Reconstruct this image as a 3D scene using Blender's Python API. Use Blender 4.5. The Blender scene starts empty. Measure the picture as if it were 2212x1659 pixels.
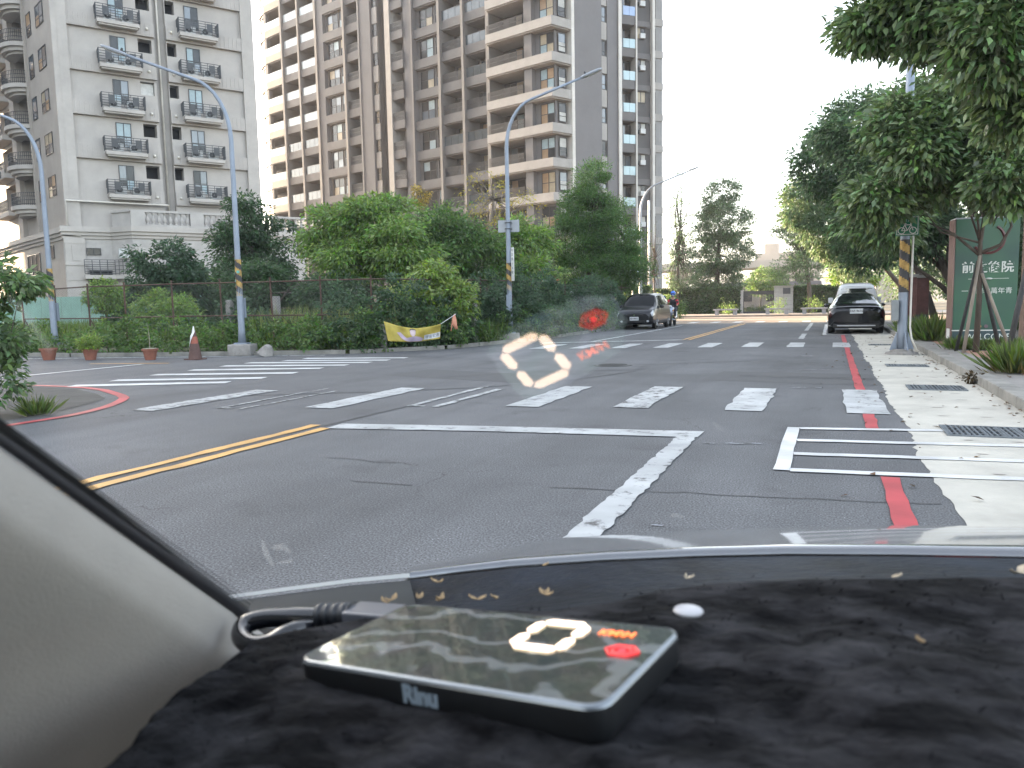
import bpy, bmesh, random
import numpy as np
from math import sin, cos, tan, atan2, radians as rad, degrees, pi, sqrt
from mathutils import Matrix, Vector
random.seed(7); rng = np.random.default_rng(7)
S = bpy.context.scene; COL = S.collection
# ---------------------------------------------------------------- camera
F, CX, CY, EYE = 1661.0, 1106.0, 829.5, 1.25      # focal length and centre in units of a 2212 px wide picture
C = np.array([0, 0, EYE])
def basis(yaw, pitch, roll):
    y, p, r = rad(yaw), rad(pitch), rad(roll)
    f = np.array([-sin(y)*cos(p), cos(y)*cos(p), -sin(p)]); r0 = np.array([cos(y), sin(y), 0.]); u0 = np.cross(r0, f)
    return r0*cos(r)-u0*sin(r), u0*cos(r)+r0*sin(r), f
CR, CU, CF = basis(22.54, 5.85, 1.13)
cd = bpy.data.cameras.new('camera'); cam = bpy.data.objects.new('camera', cd); COL.objects.link(cam); S.camera = cam
m = Matrix.Identity(4)
for i in range(3): m[i][0], m[i][1], m[i][2], m[i][3] = CR[i], CU[i], -CF[i], C[i]
cam.matrix_world = m
cd.sensor_width = 36; cd.lens = 36*F/2212; cd.clip_start = .01; cd.clip_end = 3000
cd.dof.use_dof = True; cd.dof.focus_distance = 12; cd.dof.aperture_fstop = 19
# ---------------------------------------------------------------- sky, sun, exposure
SUN_AZ, SUN_EL = -74.2, 11.0                        # degrees clockwise from the road's direction (+Y)
W = bpy.data.worlds.new('World'); S.world = W; W.use_nodes = True
wn, wl = W.node_tree.nodes, W.node_tree.links
sky = wn.new('ShaderNodeTexSky'); sky.sky_type = 'NISHITA'; sky.sun_disc = False
sky.sun_elevation = rad(SUN_EL); sky.sun_rotation = rad(SUN_AZ); sky.air_density = 1.0; sky.dust_density = 3.0; sky.ozone_density = 1.0
hs = wn.new('ShaderNodeHueSaturation'); hs.inputs['Saturation'].default_value = .5
bg = wn['Background']; bg.inputs['Strength'].default_value = .15
wl.new(sky.outputs[0], hs.inputs['Color']); wl.new(hs.outputs[0], bg.inputs['Color'])
sl = bpy.data.lights.new('sun', 'SUN'); sl.energy = 5.0; sl.angle = rad(.6); sl.color = (1, .72, .45)
so = bpy.data.objects.new('sun', sl); COL.objects.link(so)
sd = Vector((sin(rad(SUN_AZ))*cos(rad(SUN_EL)), cos(rad(SUN_AZ))*cos(rad(SUN_EL)), sin(rad(SUN_EL))))
so.rotation_euler = sd.to_track_quat('Z', 'Y').to_euler(); so.location = (-40, 20, 60)
S.view_settings.view_transform = 'Standard'; S.view_settings.look = 'None'; S.view_settings.gamma = 1
S.view_settings.exposure = 3.08
cy = S.cycles; cy.use_denoising = True; cy.max_bounces = 6; cy.diffuse_bounces = 3; cy.glossy_bounces = 4; cy.transmission_bounces = 4
cy.transparent_max_bounces = 8; cy.caustics_reflective = False; cy.caustics_refractive = False; cy.sample_clamp_indirect = 6
try: cy.denoiser = 'OPENIMAGEDENOISE'
except Exception: pass
# ---------------------------------------------------------------- picture point -> point in the place
def ray(x, y): return CF + CR*((x-CX)/F) - CU*((y-CY)/F)
def G(x, y, z=0.): d = ray(x, y); return C + d*((z-EYE)/d[2])
def atY(x, y, Y): d = ray(x, y); return C + d*(Y/d[1])
def atD(x, y, D): return C + ray(x, y)*D                           # D metres along the optical axis
def on_plane(x, y, n, d): r = ray(x, y); return C + r*(d/np.dot(n, r))   # plane n.(P-C)=d
def proj(P):
    v = np.asarray(P, float)-C; z = v@CF; return CX+F*(v@CR)/z, CY-F*(v@CU)/z
# ---------------------------------------------------------------- materials
def node_mat(name):
    m = bpy.data.materials.new(name); m.use_nodes = True; nt = m.node_tree
    return m, nt.nodes, nt.links, nt.nodes['Principled BSDF']
MATS = {}
def M(name, col, rough=.6, var=.18, scale=3., detail=6, bump=0., bscale=None, metal=0., coat=0., spec=.5, stretch=None, col2=None, thr=None, trans=0., sheen=0.):
    if name in MATS: return MATS[name]
    m, n, l, b = node_mat(name)
    b.inputs['Roughness'].default_value = rough; b.inputs['Metallic'].default_value = metal
    b.inputs['Coat Weight'].default_value = coat; b.inputs['Coat Roughness'].default_value = .05; b.inputs['Specular IOR Level'].default_value = spec
    b.inputs['Sheen Weight'].default_value = sheen
    tc = n.new('ShaderNodeTexCoord'); mp = n.new('ShaderNodeMapping'); l.new(tc.outputs['Object'], mp.inputs[0])
    if stretch: mp.inputs['Scale'].default_value = stretch
    nz = n.new('ShaderNodeTexNoise'); nz.inputs['Scale'].default_value = scale; nz.inputs['Detail'].default_value = detail; nz.inputs['Roughness'].default_value = .65
    l.new(mp.outputs[0], nz.inputs['Vector'])
    rp = n.new('ShaderNodeValToRGB'); l.new(nz.outputs['Fac'], rp.inputs[0])
    a, z = rp.color_ramp.elements
    if thr: a.position, z.position = thr
    else: a.position, z.position = .3, .7
    c2 = col2 or [min(1, c*(1+var)) for c in col]; c1 = col if col2 else [c*(1-var) for c in col]
    a.color = (*c1, 1); z.color = (*c2, 1); l.new(rp.outputs[0], b.inputs['Base Color'])
    if bump:
        n2 = n.new('ShaderNodeTexNoise'); n2.inputs['Scale'].default_value = bscale or scale*8; n2.inputs['Detail'].default_value = 4
        l.new(mp.outputs[0], n2.inputs['Vector']); bp = n.new('ShaderNodeBump'); bp.inputs['Strength'].default_value = bump; bp.inputs['Distance'].default_value = .02
        l.new(n2.outputs['Fac'], bp.inputs['Height']); l.new(bp.outputs[0], b.inputs['Normal'])
    MATS[name] = m; return m
def leaf_mat(name, col, hue=.03, sat=.25, val=.45, gloss=.45, back=.48, tint=None):
    m, n, l, b = node_mat(name)
    g = n.new('ShaderNodeNewGeometry'); h = n.new('ShaderNodeHueSaturation'); h.inputs['Color'].default_value = (*col, 1)
    def mr(a, z, mul):
        r = n.new('ShaderNodeMath'); r.operation = 'MULTIPLY'; r.inputs[1].default_value = mul; l.new(g.outputs['Random Per Island'], r.inputs[0])
        f = n.new('ShaderNodeMath'); f.operation = 'FRACT'; l.new(r.outputs[0], f.inputs[0])
        q = n.new('ShaderNodeMapRange'); q.inputs['To Min'].default_value = a; q.inputs['To Max'].default_value = z; l.new(f.outputs[0], q.inputs[0]); return q
    l.new(mr(.5-hue, .5+hue, 1).outputs[0], h.inputs['Hue']); l.new(mr(1-sat, 1+sat, 17.3).outputs[0], h.inputs['Saturation']); l.new(mr(1-val, 1+val, 91.7).outputs[0], h.inputs['Value'])
    l.new(h.outputs[0], b.inputs['Base Color']); b.inputs['Roughness'].default_value = gloss; b.inputs['Specular IOR Level'].default_value = .4
    t = n.new('ShaderNodeBsdfTranslucent'); hb = n.new('ShaderNodeHueSaturation'); hb.inputs['Hue'].default_value = .49; hb.inputs['Value'].default_value = 1.2; l.new(h.outputs[0], hb.inputs['Color']); l.new(hb.outputs[0], t.inputs[0])
    mx = n.new('ShaderNodeMixShader'); mx.inputs[0].default_value = back; l.new(b.outputs[0], mx.inputs[1]); l.new(t.outputs[0], mx.inputs[2]); l.new(mx.outputs[0], n['Material Output'].inputs[0])
    return m
def glass_mat(name, col, rough=.05, var=.3):
    m = M(name, col, rough, var, .35, 2, spec=.9); return m
def emit_mat(name, col, k):
    m, n, l, b = node_mat(name); b.inputs['Base Color'].default_value = (*col, 1); b.inputs['Emission Color'].default_value = (*col, 1); b.inputs['Emission Strength'].default_value = k; return m
# ---------------------------------------------------------------- objects
def tag(o, label=None, cat=None, group=None, kind=None):
    for k, v in (('label', label), ('category', cat), ('group', group), ('kind', kind)):
        if v: o[k] = v
    return o
def thing(name, label, cat, loc=(0, 0, 0), rz=0., group=None):
    o = bpy.data.objects.new(name, None); COL.objects.link(o); o.location = loc; o.rotation_euler = (0, 0, rz); o.empty_display_size = .2
    return tag(o, label, cat, group)
def copy_tree(o, parent=None):
    c = o.copy(); COL.objects.link(c); c.parent = parent
    for ch in list(o.children): copy_tree(ch, c)
    return c
def link(name, me, mats, parent=None):
    o = bpy.data.objects.new(name, me); COL.objects.link(o)
    for q in (mats if isinstance(mats, (list, tuple)) else [mats]): me.materials.append(q)
    if parent is not None: o.parent = parent
    return o
class MB:
    """collects shapes and links them as one mesh object"""
    def __init__(s, org=(0, 0, 0), ang=0.): s.v = []; s.f = []; s.mi = []; s.set(org, ang); s.k = 0
    def set(s, org=(0, 0, 0), ang=0.): s.o = np.array(org, float); s.c, s.s_ = cos(ang), sin(ang); return s
    def add(s, vs, fs):
        b = len(s.v)
        for x, y, z in vs: s.v.append((s.o[0]+x*s.c-y*s.s_, s.o[1]+x*s.s_+y*s.c, s.o[2]+z))
        for f in fs: s.f.append([b+i for i in f]); s.mi.append(s.k)
        return s
    def box(s, x0, x1, y0, y1, z0, z1):
        return s.add([(x0, y0, z0), (x1, y0, z0), (x1, y1, z0), (x0, y1, z0), (x0, y0, z1), (x1, y0, z1), (x1, y1, z1), (x0, y1, z1)],
                     [(3, 2, 1, 0), (4, 5, 6, 7), (0, 1, 5, 4), (1, 2, 6, 5), (2, 3, 7, 6), (3, 0, 4, 7)])
    def tube(s, pts, r, n=8, cap=True, sy=1.):
        pts = [np.array(p, float) for p in pts]; rs = r if isinstance(r, (list, tuple)) else [r]*len(pts)
        vs, fs = [], []; ref = None
        for i, p in enumerate(pts):
            t = pts[min(i+1, len(pts)-1)]-pts[max(i-1, 0)]; t /= (np.linalg.norm(t) or 1)
            if ref is None: ref = np.array([0, 0, 1.]) if abs(t[2]) < .9 else np.array([1., 0, 0])
            a = ref-t*(ref@t); a /= np.linalg.norm(a); ref = a; b = np.cross(t, a)
            for k in range(n): th = 2*pi*k/n; vs.append(p+rs[i]*(a*cos(th)*sy+b*sin(th)))
        for i in range(len(pts)-1):
            for k in range(n): fs.append((i*n+k, i*n+(k+1) % n, (i+1)*n+(k+1) % n, (i+1)*n+k))
        if cap: fs.append(tuple(range(n))[::-1]); fs.append(tuple(range((len(pts)-1)*n, len(pts)*n)))
        return s.add(vs, fs)
    def lathe(s, prof, c=(0, 0, 0), n=16):
        return s.tube([(c[0], c[1], c[2]+z) for r, z in prof], [max(r, 1e-4) for r, z in prof], n)
    def loft(s, rows, close=False):
        n = len(rows[0]); vs = [p for r in rows for p in r]; fs = []
        for i in range(len(rows)-1):
            for k in range(n if close else n-1): fs.append((i*n+k, i*n+(k+1) % n, (i+1)*n+(k+1) % n, (i+1)*n+k))
        return s.add(vs, fs)
    def prism(s, poly, z0, z1):
        n = len(poly); vs = [(x, y, z0) for x, y in poly]+[(x, y, z1) for x, y in poly]
        return s.add(vs, [tuple(range(n))[::-1], tuple(range(n, 2*n))]+[(k, (k+1) % n, n+(k+1) % n, n+k) for k in range(n)])
    def ell(s, c, r, n=12, m=8):
        return s.tube([(c[0], c[1], c[2]-r[2]*cos(pi*i/m)) for i in range(m+1)], [max(1e-3, r[0]*sin(pi*i/m)) for i in range(m+1)], n, sy=1.)
    def build(s, name, mats, parent=None, smooth=False, bevel=0.):
        me = bpy.data.meshes.new(name); me.from_pydata(s.v, [], s.f); me.update()
        o = link(name, me, mats, parent)
        me.polygons.foreach_set('material_index', s.mi)
        if smooth: me.polygons.foreach_set('use_smooth', [True]*len(me.polygons))
        if bevel:
            b = o.modifiers.new('bevel', 'BEVEL'); b.width = bevel; b.segments = 2; b.limit_method = 'ANGLE'
        return o
def wall(mb, u0, u1, z0, z1, y0, y1, holes):
    """a wall slab with rectangular openings (hu0,hu1,hz0,hz1)"""
    us = sorted({u0, u1, *[h[0] for h in holes], *[h[1] for h in holes]}); us = [u for u in us if u0 <= u <= u1]
    for a, b in zip(us, us[1:]):
        hs_ = sorted([(h[2], h[3]) for h in holes if h[0] < (a+b)/2 < h[1]]); z = z0
        for p, q in hs_:
            if p > z: mb.box(a, b, y0, y1, z, p)
            z = max(z, q)
        if z < z1: mb.box(a, b, y0, y1, z, z1)
def text(body, size, mat, parent, name, loc, rot, thick=.004, align='CENTER', bold=0., squash=1., mirror=False):
    c = bpy.data.curves.new(name, 'FONT'); c.body = body; c.size = size; c.align_x = align; c.align_y = 'CENTER'; c.extrude = thick; c.offset = bold
    o = bpy.data.objects.new(name, c); COL.objects.link(o); dg = bpy.context.evaluated_depsgraph_get(); dg.update()
    me = bpy.data.meshes.new_from_object(o.evaluated_get(dg)); bpy.data.objects.remove(o)
    me.materials.clear(); t = bpy.data.objects.new(name, me); COL.objects.link(t); me.materials.append(mat)
    t.location = loc; t.rotation_euler = rot; t.scale = (squash*(-1 if mirror else 1), 1, 1)
    if parent is not None: t.parent = parent
    return t
# ---------------------------------------------------------------- foliage
def unit(v): return v/np.maximum(np.linalg.norm(v, axis=-1, keepdims=True), 1e-9)
def leaf_mesh(name, pos, axis, nrm, ln, wd, mat, parent):
    """one folded diamond leaf per point"""
    N = len(pos); axis = unit(axis); side = unit(np.cross(axis, nrm)); up = np.cross(side, axis)
    ln = np.broadcast_to(ln, N)[:, None]; wd = np.broadcast_to(wd, N)[:, None]
    V = np.empty((N, 4, 3), np.float32)
    V[:, 0] = pos; V[:, 1] = pos+axis*ln*.45+side*wd*.5+up*wd*.12; V[:, 2] = pos+axis*ln-up*wd*.15; V[:, 3] = pos+axis*ln*.45-side*wd*.5+up*wd*.12
    me = bpy.data.meshes.new(name); me.vertices.add(N*4); me.vertices.foreach_set('co', V.ravel())
    me.loops.add(N*4); me.loops.foreach_set('vertex_index', np.arange(N*4, dtype=np.int32))
    me.polygons.add(N); me.polygons.foreach_set('loop_start', np.arange(0, N*4, 4, dtype=np.int32)); me.polygons.foreach_set('loop_total', np.full(N, 4, np.int32))
    me.update(); me.validate()
    return link(name, me, mat, parent)
def ell_points(ells, n, shell=.55):
    vol = np.array([e[3]*e[4]*e[5] for e in ells])**.75; pick = rng.choice(len(ells), n, p=vol/vol.sum()); E = np.array(ells, float)[pick]
    d = unit(rng.normal(size=(n, 3))); r = (shell+(1-shell)*rng.random(n)**.6)[:, None]
    return E[:, :3]+d*E[:, 3:]*r, d
def leaves(name, ells, clumps, per, ln, mat, parent, crad=.5, droop=.5, wr=.42, shell=.5, flat=.6, up=.35):
    cc, out = ell_points(ells, clumps, shell)
    n = clumps*per; idx = np.repeat(np.arange(clumps), per)
    cs = crad*(.6+.8*rng.random(clumps))
    d = unit(rng.normal(size=(n, 3))); rr = rng.random(n)[:, None]**.5
    off = d*rr*cs[idx][:, None]; off[:, 2] *= flat
    pos = cc[idx]+off
    ax = unit(out[idx]*.5+d*.8+rng.normal(size=(n, 3))*.45); ax[:, 2] -= droop
    nr = rng.normal(size=(n, 3))*.55+d*.3+np.array([0, 0, up*2])
    L = ln*(.7+.6*rng.random(n))
    leaf_mesh(name, pos.astype(np.float32), ax, nr, L, L*wr, mat, parent)
    return cc
def tree(name, label, cat, x, y, ells, trunk, tr, clumps, per, ln, lm, bm, group=None, crad=.5, droop=.5, wr=.42, shell=.5, flat=.6, nbranch=10, z0=0., extra=None):
    """ells and trunk path are relative to the tree's foot"""
    t = thing(name, label, cat, (x, y, z0), 0, group)
    cc = leaves('crown', ells, clumps, per, ln, lm, t, crad, droop, wr, shell, flat)
    mb = MB(); k = len(trunk); mb.tube(trunk, [tr*(1-.55*i/(k-1)) for i in range(k)], 9)
    top = np.array(trunk[-1], float)
    order = rng.permutation(len(cc))[:nbranch]
    for i in order:
        a = np.array(trunk[-1 if rng.random() < .6 else -2], float); b = cc[i]; mid = (a+b)/2+np.array([0, 0, .25])*rng.normal()+rng.normal(size=3)*.12
        mb.tube([a, mid, b], [tr*.4, tr*.22, tr*.06], 5)
    if extra: extra(mb)
    mb.build('trunk', bm, t, True)
    return t
# ================================================================= the setting: ground, roads, markings
ASP = (.077, .079, .084)
def asphalt():
    m, n, l, b = node_mat('asphalt'); b.inputs['Roughness'].default_value = .82
    tc = n.new('ShaderNodeTexCoord')
    def nz(s, d=5, st=None):
        q = n.new('ShaderNodeTexNoise'); q.inputs['Scale'].default_value = s; q.inputs['Detail'].default_value = d; q.inputs['Roughness'].default_value = .6
        mp = n.new('ShaderNodeMapping'); l.new(tc.outputs['Object'], mp.inputs[0])
        if st: mp.inputs['Scale'].default_value = st
        l.new(mp.outputs[0], q.inputs['Vector']); return q
    def ramp(a, z, p, q): r = n.new('ShaderNodeValToRGB'); e = r.color_ramp.elements; e[0].position, e[1].position = p, q; e[0].color = (*[a]*3, 1); e[1].color = (*[z]*3, 1); return r
    def mul(a, c, f=1.): x = n.new('ShaderNodeMix'); x.data_type = 'RGBA'; x.blend_type = 'MULTIPLY'; x.inputs[0].default_value = f; l.new(a, x.inputs[6]); l.new(c, x.inputs[7]); return x.outputs[2]
    r0 = n.new('ShaderNodeRGB'); r0.outputs[0].default_value = (*ASP, 1); c = r0.outputs[0]
    big = ramp(.78, 1.2, .35, .65); l.new(nz(.35).outputs['Fac'], big.inputs[0]); c = mul(c, big.outputs[0])
    trk = ramp(.8, 1.15, .3, .7); l.new(nz(.8, 4, (1.6, .12, 1)).outputs['Fac'], trk.inputs[0]); c = mul(c, trk.outputs[0])
    oil = ramp(.72, 1, .3, .42); l.new(nz(1.1, 7).outputs['Fac'], oil.inputs[0]); c = mul(c, oil.outputs[0])
    fine = ramp(.38, 1.85, .36, .66); l.new(nz(85, 3).outputs['Fac'], fine.inputs[0]); c = mul(c, fine.outputs[0])
    v = n.new('ShaderNodeTexVoronoi'); v.inputs['Scale'].default_value = 30; l.new(tc.outputs['Object'], v.inputs['Vector'])
    sp = ramp(4.2, 1, .07, .12); l.new(v.outputs['Distance'], sp.inputs[0]); c = mul(c, sp.outputs[0], .5)
    # hairline cracks
    v2 = n.new('ShaderNodeTexVoronoi'); v2.feature = 'DISTANCE_TO_EDGE'; v2.inputs['Scale'].default_value = .42
    wob = n.new('ShaderNodeVectorMath'); wob.operation = 'ADD'; nv = nz(1.7, 5); l.new(tc.outputs['Object'], wob.inputs[0]); l.new(nv.outputs['Color'], wob.inputs[1]); l.new(wob.outputs[0], v2.inputs['Vector'])
    ck = ramp(.35, 1, .0, .006); l.new(v2.outputs['Distance'], ck.inputs[0])
    msk = ramp(0, 1, .52, .6); l.new(nz(.5, 3).outputs['Fac'], msk.inputs[0])
    x = n.new('ShaderNodeMix'); x.data_type = 'RGBA'; x.blend_type = 'MULTIPLY'; l.new(msk.outputs[0], x.inputs[0]); l.new(c, x.inputs[6]); l.new(ck.outputs[0], x.inputs[7]); c = x.outputs[2]
    l.new(c, b.inputs['Base Color'])
    bp = n.new('ShaderNodeBump'); bp.inputs['Strength'].default_value = .1; bp.inputs['Distance'].default_value = .006; l.new(nz(80, 3).outputs['Fac'], bp.inputs['Height']); l.new(bp.outputs[0], b.inputs['Normal'])
    return m
def paint(name, col, lo=.36, hi=.46, sc=6., dirt=.6):
    """road paint: cracked and worn away in patches, where the asphalt shows"""
    m, n, l, b = node_mat(name); b.inputs['Roughness'].default_value = .6
    tc = n.new('ShaderNodeTexCoord'); q = n.new('ShaderNodeTexNoise'); q.inputs['Scale'].default_value = sc; q.inputs['Detail'].default_value = 8; q.inputs['Roughness'].default_value = .75
    l.new(tc.outputs['Object'], q.inputs['Vector']); r = n.new('ShaderNodeValToRGB'); e = r.color_ramp.elements; e[0].position, e[1].position = lo, hi
    e[0].color = (.07, .068, .068, 1); e[1].color = (*col, 1); l.new(q.outputs['Fac'], r.inputs[0])
    q2 = n.new('ShaderNodeTexNoise'); q2.inputs['Scale'].default_value = 2.2; q2.inputs['Detail'].default_value = 6; l.new(tc.outputs['Object'], q2.inputs['Vector'])
    r2 = n.new('ShaderNodeValToRGB'); e = r2.color_ramp.elements; e[0].position, e[1].position = .3, .7; e[0].color = (dirt, dirt, dirt, 1); e[1].color = (1, 1, 1, 1); l.new(q2.outputs['Fac'], r2.inputs[0])
    x = n.new('ShaderNodeMix'); x.data_type = 'RGBA'; x.blend_type = 'MULTIPLY'; x.inputs[0].default_value = 1; l.new(r.outputs[0], x.inputs[6]); l.new(r2.outputs[0], x.inputs[7]); l.new(x.outputs[2], b.inputs['Base Color']); return m
MA = asphalt()
WH = paint('white_paint', (.42, .435, .44)); WHW = paint('worn_white_paint', (.42, .435, .44), .42, .5, 7); WHN = paint('fresh_white_paint', (.58, .59, .59), .2, .26)
YE = paint('yellow_paint', (.6, .34, .1), .3, .38); RE = paint('red_paint', (.42, .05, .058), .22, .28, 8)
TAR = M('tar', (.042, .042, .045), .75, .3, 5); CON = M('gutter_concrete', (.4, .385, .34), .85, .2, 1.3, 8, .25, 60)
KERB = M('kerb_stone', (.2, .195, .18), .85, .35, 2.5, 8, .3, 40); SOIL = M('soil', (.06, .055, .035), .95, .4, 1.2, 8, .4, 20)
def sheet(name, polys, mat, z, kind='structure'):
    mb = MB()
    for p in polys: mb.add([(q[0], q[1], z) for q in p], [tuple(range(len(p)))])
    o = mb.build(name, mat); o['kind'] = kind
    for f in o.data.polygons:
        if f.normal.z < 0: f.flip()
    return o
def rect(x0, x1, y0, y1): return [(x0, y0), (x1, y0), (x1, y1), (x0, y1)]
def stroke(pts, w):
    pts = [np.array(p[:2], float) for p in pts]; L, R = [], []
    for i, p in enumerate(pts):
        t = pts[min(i+1, len(pts)-1)]-pts[max(i-1, 0)]; t /= np.linalg.norm(t); nrm = np.array([-t[1], t[0]])*w/2
        L.append(p+nrm); R.append(p-nrm)
    return [[L[i], R[i], R[i+1], L[i+1]] for i in range(len(pts)-1)]
def rough_rect(x0, x1, y0, y1, amp=.012, step=.22):
    """a painted bar with slightly ragged long edges"""
    k = max(2, int((y1-y0)/step)); a = [(x0+rng.normal()*amp, y0+(y1-y0)*i/k) for i in range(k+1)]; b = [(x1+rng.normal()*amp, y0+(y1-y0)*i/k) for i in range(k+1)]
    return [[a[i], b[i], b[i+1], a[i+1]] for i in range(k)]
sheet('ground', [rect(-420, 420, -420, 420)], SOIL, -.06)
sheet('road', [rect(-120, 1.95, -40, 62), rect(1.95, 120, 44, 62)], MA, 0)
sheet('cross_road_sunlight', [rect(-70, 60, 44.6, 61.9)], M('sun_tinted_asphalt', (.27, .21, .16), .85, .2, .9, 8, .2, 40), .003)  # sheet over the asphalt with low sunlight put into its tan colour
# concrete gutter with a crumbling edge
ed = [(.69+rng.normal()*.014+(.02*sin(y*1.7)), y) for y in np.arange(-8, 44.01, .12)]
gp = [[ed[i], (1.93, ed[i][1]), (1.93, ed[i+1][1]), ed[i+1]] for i in range(len(ed)-1)]
sheet('gutter', gp, CON, .004)
mb = MB()
mb.k = 1
for i in range(56):                                                   # little weep holes and stains in the concrete
    yy = -1+i*.72+rng.normal()*.05
    for xx in (1.12, 1.5):
        if rng.random() < .8: mb.add([(xx+rng.normal()*.02+.06*cos(a), yy+.018*sin(a), .0065) for a in np.linspace(0, 2*pi, 7)[:-1]], [tuple(range(6))])
o = mb.build('gutter_stain', [CON, M('stain', (.2, .185, .165), .9)]); o['kind'] = 'structure'
# kerb and pavement on the right
kb = MB(); y = -8.
while y < 44:
    L = 1.0; kb.box(1.93, 2.16+rng.normal()*.004, y+.006, y+L-.006, -.02, .135+rng.normal()*.004); y += L
kb.box(1.935, 2.1, -8, 44, -.02, .115)
o = kb.build('kerb', KERB, None, False, .015); o['kind'] = 'structure'
PAVE = M('pavement_grey', (.2, .19, .18), .85, .22, 1.6, 7, .2, 50)
def brick_mat():
    m, n, l, b = node_mat('paving_brick'); b.inputs['Roughness'].default_value = .85; tc = n.new('ShaderNodeTexCoord'); br = n.new('ShaderNodeTexBrick')
    br.inputs['Scale'].default_value = 4.5; br.inputs['Color1'].default_value = (.33, .16, .115, 1); br.inputs['Color2'].default_value = (.36, .19, .13, 1); br.inputs['Mortar'].default_value = (.2, .16, .13, 1)
    l.new(tc.outputs['Object'], br.inputs['Vector']); q = n.new('ShaderNodeTexNoise'); q.inputs['Scale'].default_value = 1.5; q.inputs['Detail'].default_value = 7; l.new(tc.outputs['Object'], q.inputs['Vector'])
    r = n.new('ShaderNodeMapRange'); r.inputs['To Min'].default_value = .6; r.inputs['To Max'].default_value = 1.25; l.new(q.outputs['Fac'], r.inputs[0])
    x = n.new('ShaderNodeMix'); x.data_type = 'RGBA'; x.blend_type = 'MULTIPLY'; x.inputs[0].default_value = 1; l.new(br.outputs[0], x.inputs[6]); l.new(r.outputs[0], x.inputs[7]); l.new(x.outputs[2], b.inputs['Base Color']); return m
BRK = brick_mat()
mb = MB(); mb.box(2.12, 9, -8, 43.9, -.02, .118); o = mb.build('pavement', PAVE); o['kind'] = 'structure'
sheet('pavement_brick', [rect(2.55, 6, 9, 18.4), rect(2.4, 3.6, 20.5, 24)], BRK, .122)
# far side of the cross street
mb = MB(); mb.box(-120, 120, 62, 74, -.02, .14); o = mb.build('far_pavement', M('far_paving', (.3, .25, .21), .8, .2, 1.5)); o['kind'] = 'structure'
# vacant lot on the left, with a low kerb
lot = [(-26, 16.2), (-20.4, 15.9), (-15.6, 17.0), (-12.4, 18.0), (-10.6, 20.2), (-9.7, 25), (-9.7, 43), (-26, 46), (-60, 46), (-60, 10), (-40, 12)]
mb = MB(); mb.prism(lot, -.03, .1); o = mb.build('vacant_lot', M('lot_soil', (.07, .075, .035), .95, .4, .8, 8, .4, 15)); o['kind'] = 'structure'
mb = MB()
for a, b in zip(lot[:6], lot[1:7]):
    a, b = np.array(a), np.array(b); t = (b-a)/np.linalg.norm(b-a); n_ = np.array([t[1], -t[0]])*.2
    mb.add([(*a, .11), (*b, .11), (*(b+n_), .11), (*(a+n_), .11), (*(b+n_), -.02), (*(a+n_), -.02)], [(0, 3, 2, 1), (3, 5, 4, 2)])
o = mb.build('lot_kerb', KERB); o['kind'] = 'structure'
# near left corner
cn = [(-12.89, 9.1), (-11.6, 9.0), (-10.5, 8.5), (-9.85, 8.1), (-9.5, 7.6), (-9.2, 6.9), (-9.0, 5.8), (-9.0, 1), (-20, 1), (-20, 9.2)]
sheet('corner_patch', [cn], M('patch_asphalt', (.055, .054, .05), .9, .35, 2., 8, .3, 40), .005)
# ---- markings
zs = {.385: 9.08, -.9: 9.0, -2.2: 8.94, -3.5: 8.72, -4.75: 8.41, -5.95: 7.97, -7.1: 7.62, -8.1: 7.18}
bars, worn = [], []
for x, y0 in zs.items():
    L = 2.37
    if x in (-4.75, -7.1):
        for dx in (-.2, .16): worn += rough_rect(x+dx, x+dx+(.09 if x > -5 else .05), y0+.02, y0+L-(.3 if dx > 0 else 0))
        worn += [rect(x-.2, x+.05, y0, y0+.07)]
    elif x in (-8.1, -2.2): worn += rough_rect(x-.21, x+.21, y0, y0+L)
    else: bars += rough_rect(x-.215, x+.215, y0, y0+L)
sheet('zebra_crossing_near', bars, WH, .009); sheet('zebra_crossing_worn', worn, WHW, .009)
fb = []
for k in range(8):
    x = -7.95+1.145*k; y0 = 21.5+.19*(x+2.2) if x < -2.2 else 21.5; fb += rough_rect(x, x+.42, y0, y0+2.3, .01, .5)
sheet('zebra_crossing_far', fb, WH, .009)
lb = []
for a, b in [((-12.17, 9.35), (-9.7, 10.46)), ((-12.27, 10.29), (-9.62, 11.29)), ((-12.49, 11.41), (-9.72, 12.32)), ((-12.6, 12.49), (-9.89, 13.4)), ((-12.73, 13.57), (-9.84, 14.25)), ((-12.83, 14.49), (-9.75, 15.03)), ((-12.36, 15.24), (-9.71, 15.78)), ((-12.35, 16.02), (-9.68, 16.55))]:
    lb += stroke([a, b], .34)
sheet('zebra_crossing_left', lb, WHN, .009)
sheet('stop_line', [[(-4.86, 6.6), (-3.2, 6.88), (-1.29, 7.08), (-1.11, 7.11), (-1.1, 7.45), (-3.32, 7.18), (-4.88, 6.92)]], WH, .009)
sheet('lane_line', rough_rect(-1.3, -1.12, -2, 7.1, .007, .07), WH, .0085)
sheet('stop_line_far', [[(-8.6, 23.3), (-4.42, 25.4), (-4.42, 25.75), (-8.6, 23.65)]], WH, .009)
sheet('edge_line_far', rough_rect(-7.3, -7.15, 24.3, 41), WH, .009)
sheet('lane_line_far', rough_rect(-.95, -.78, 26.1, 30)+rough_rect(-.98, -.82, 33, 43.6), WH, .009)
sheet('parking_line', rough_rect(-.26, -.14, 29, 41)+[rect(-.14, 1.2, 29.02, 29.14)], WHN, .009)
sheet('centre_line', rough_rect(-5.16, -5.04, -4, 6.78)+rough_rect(-4.93, -4.81, -4, 6.62), YE, .009)
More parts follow.
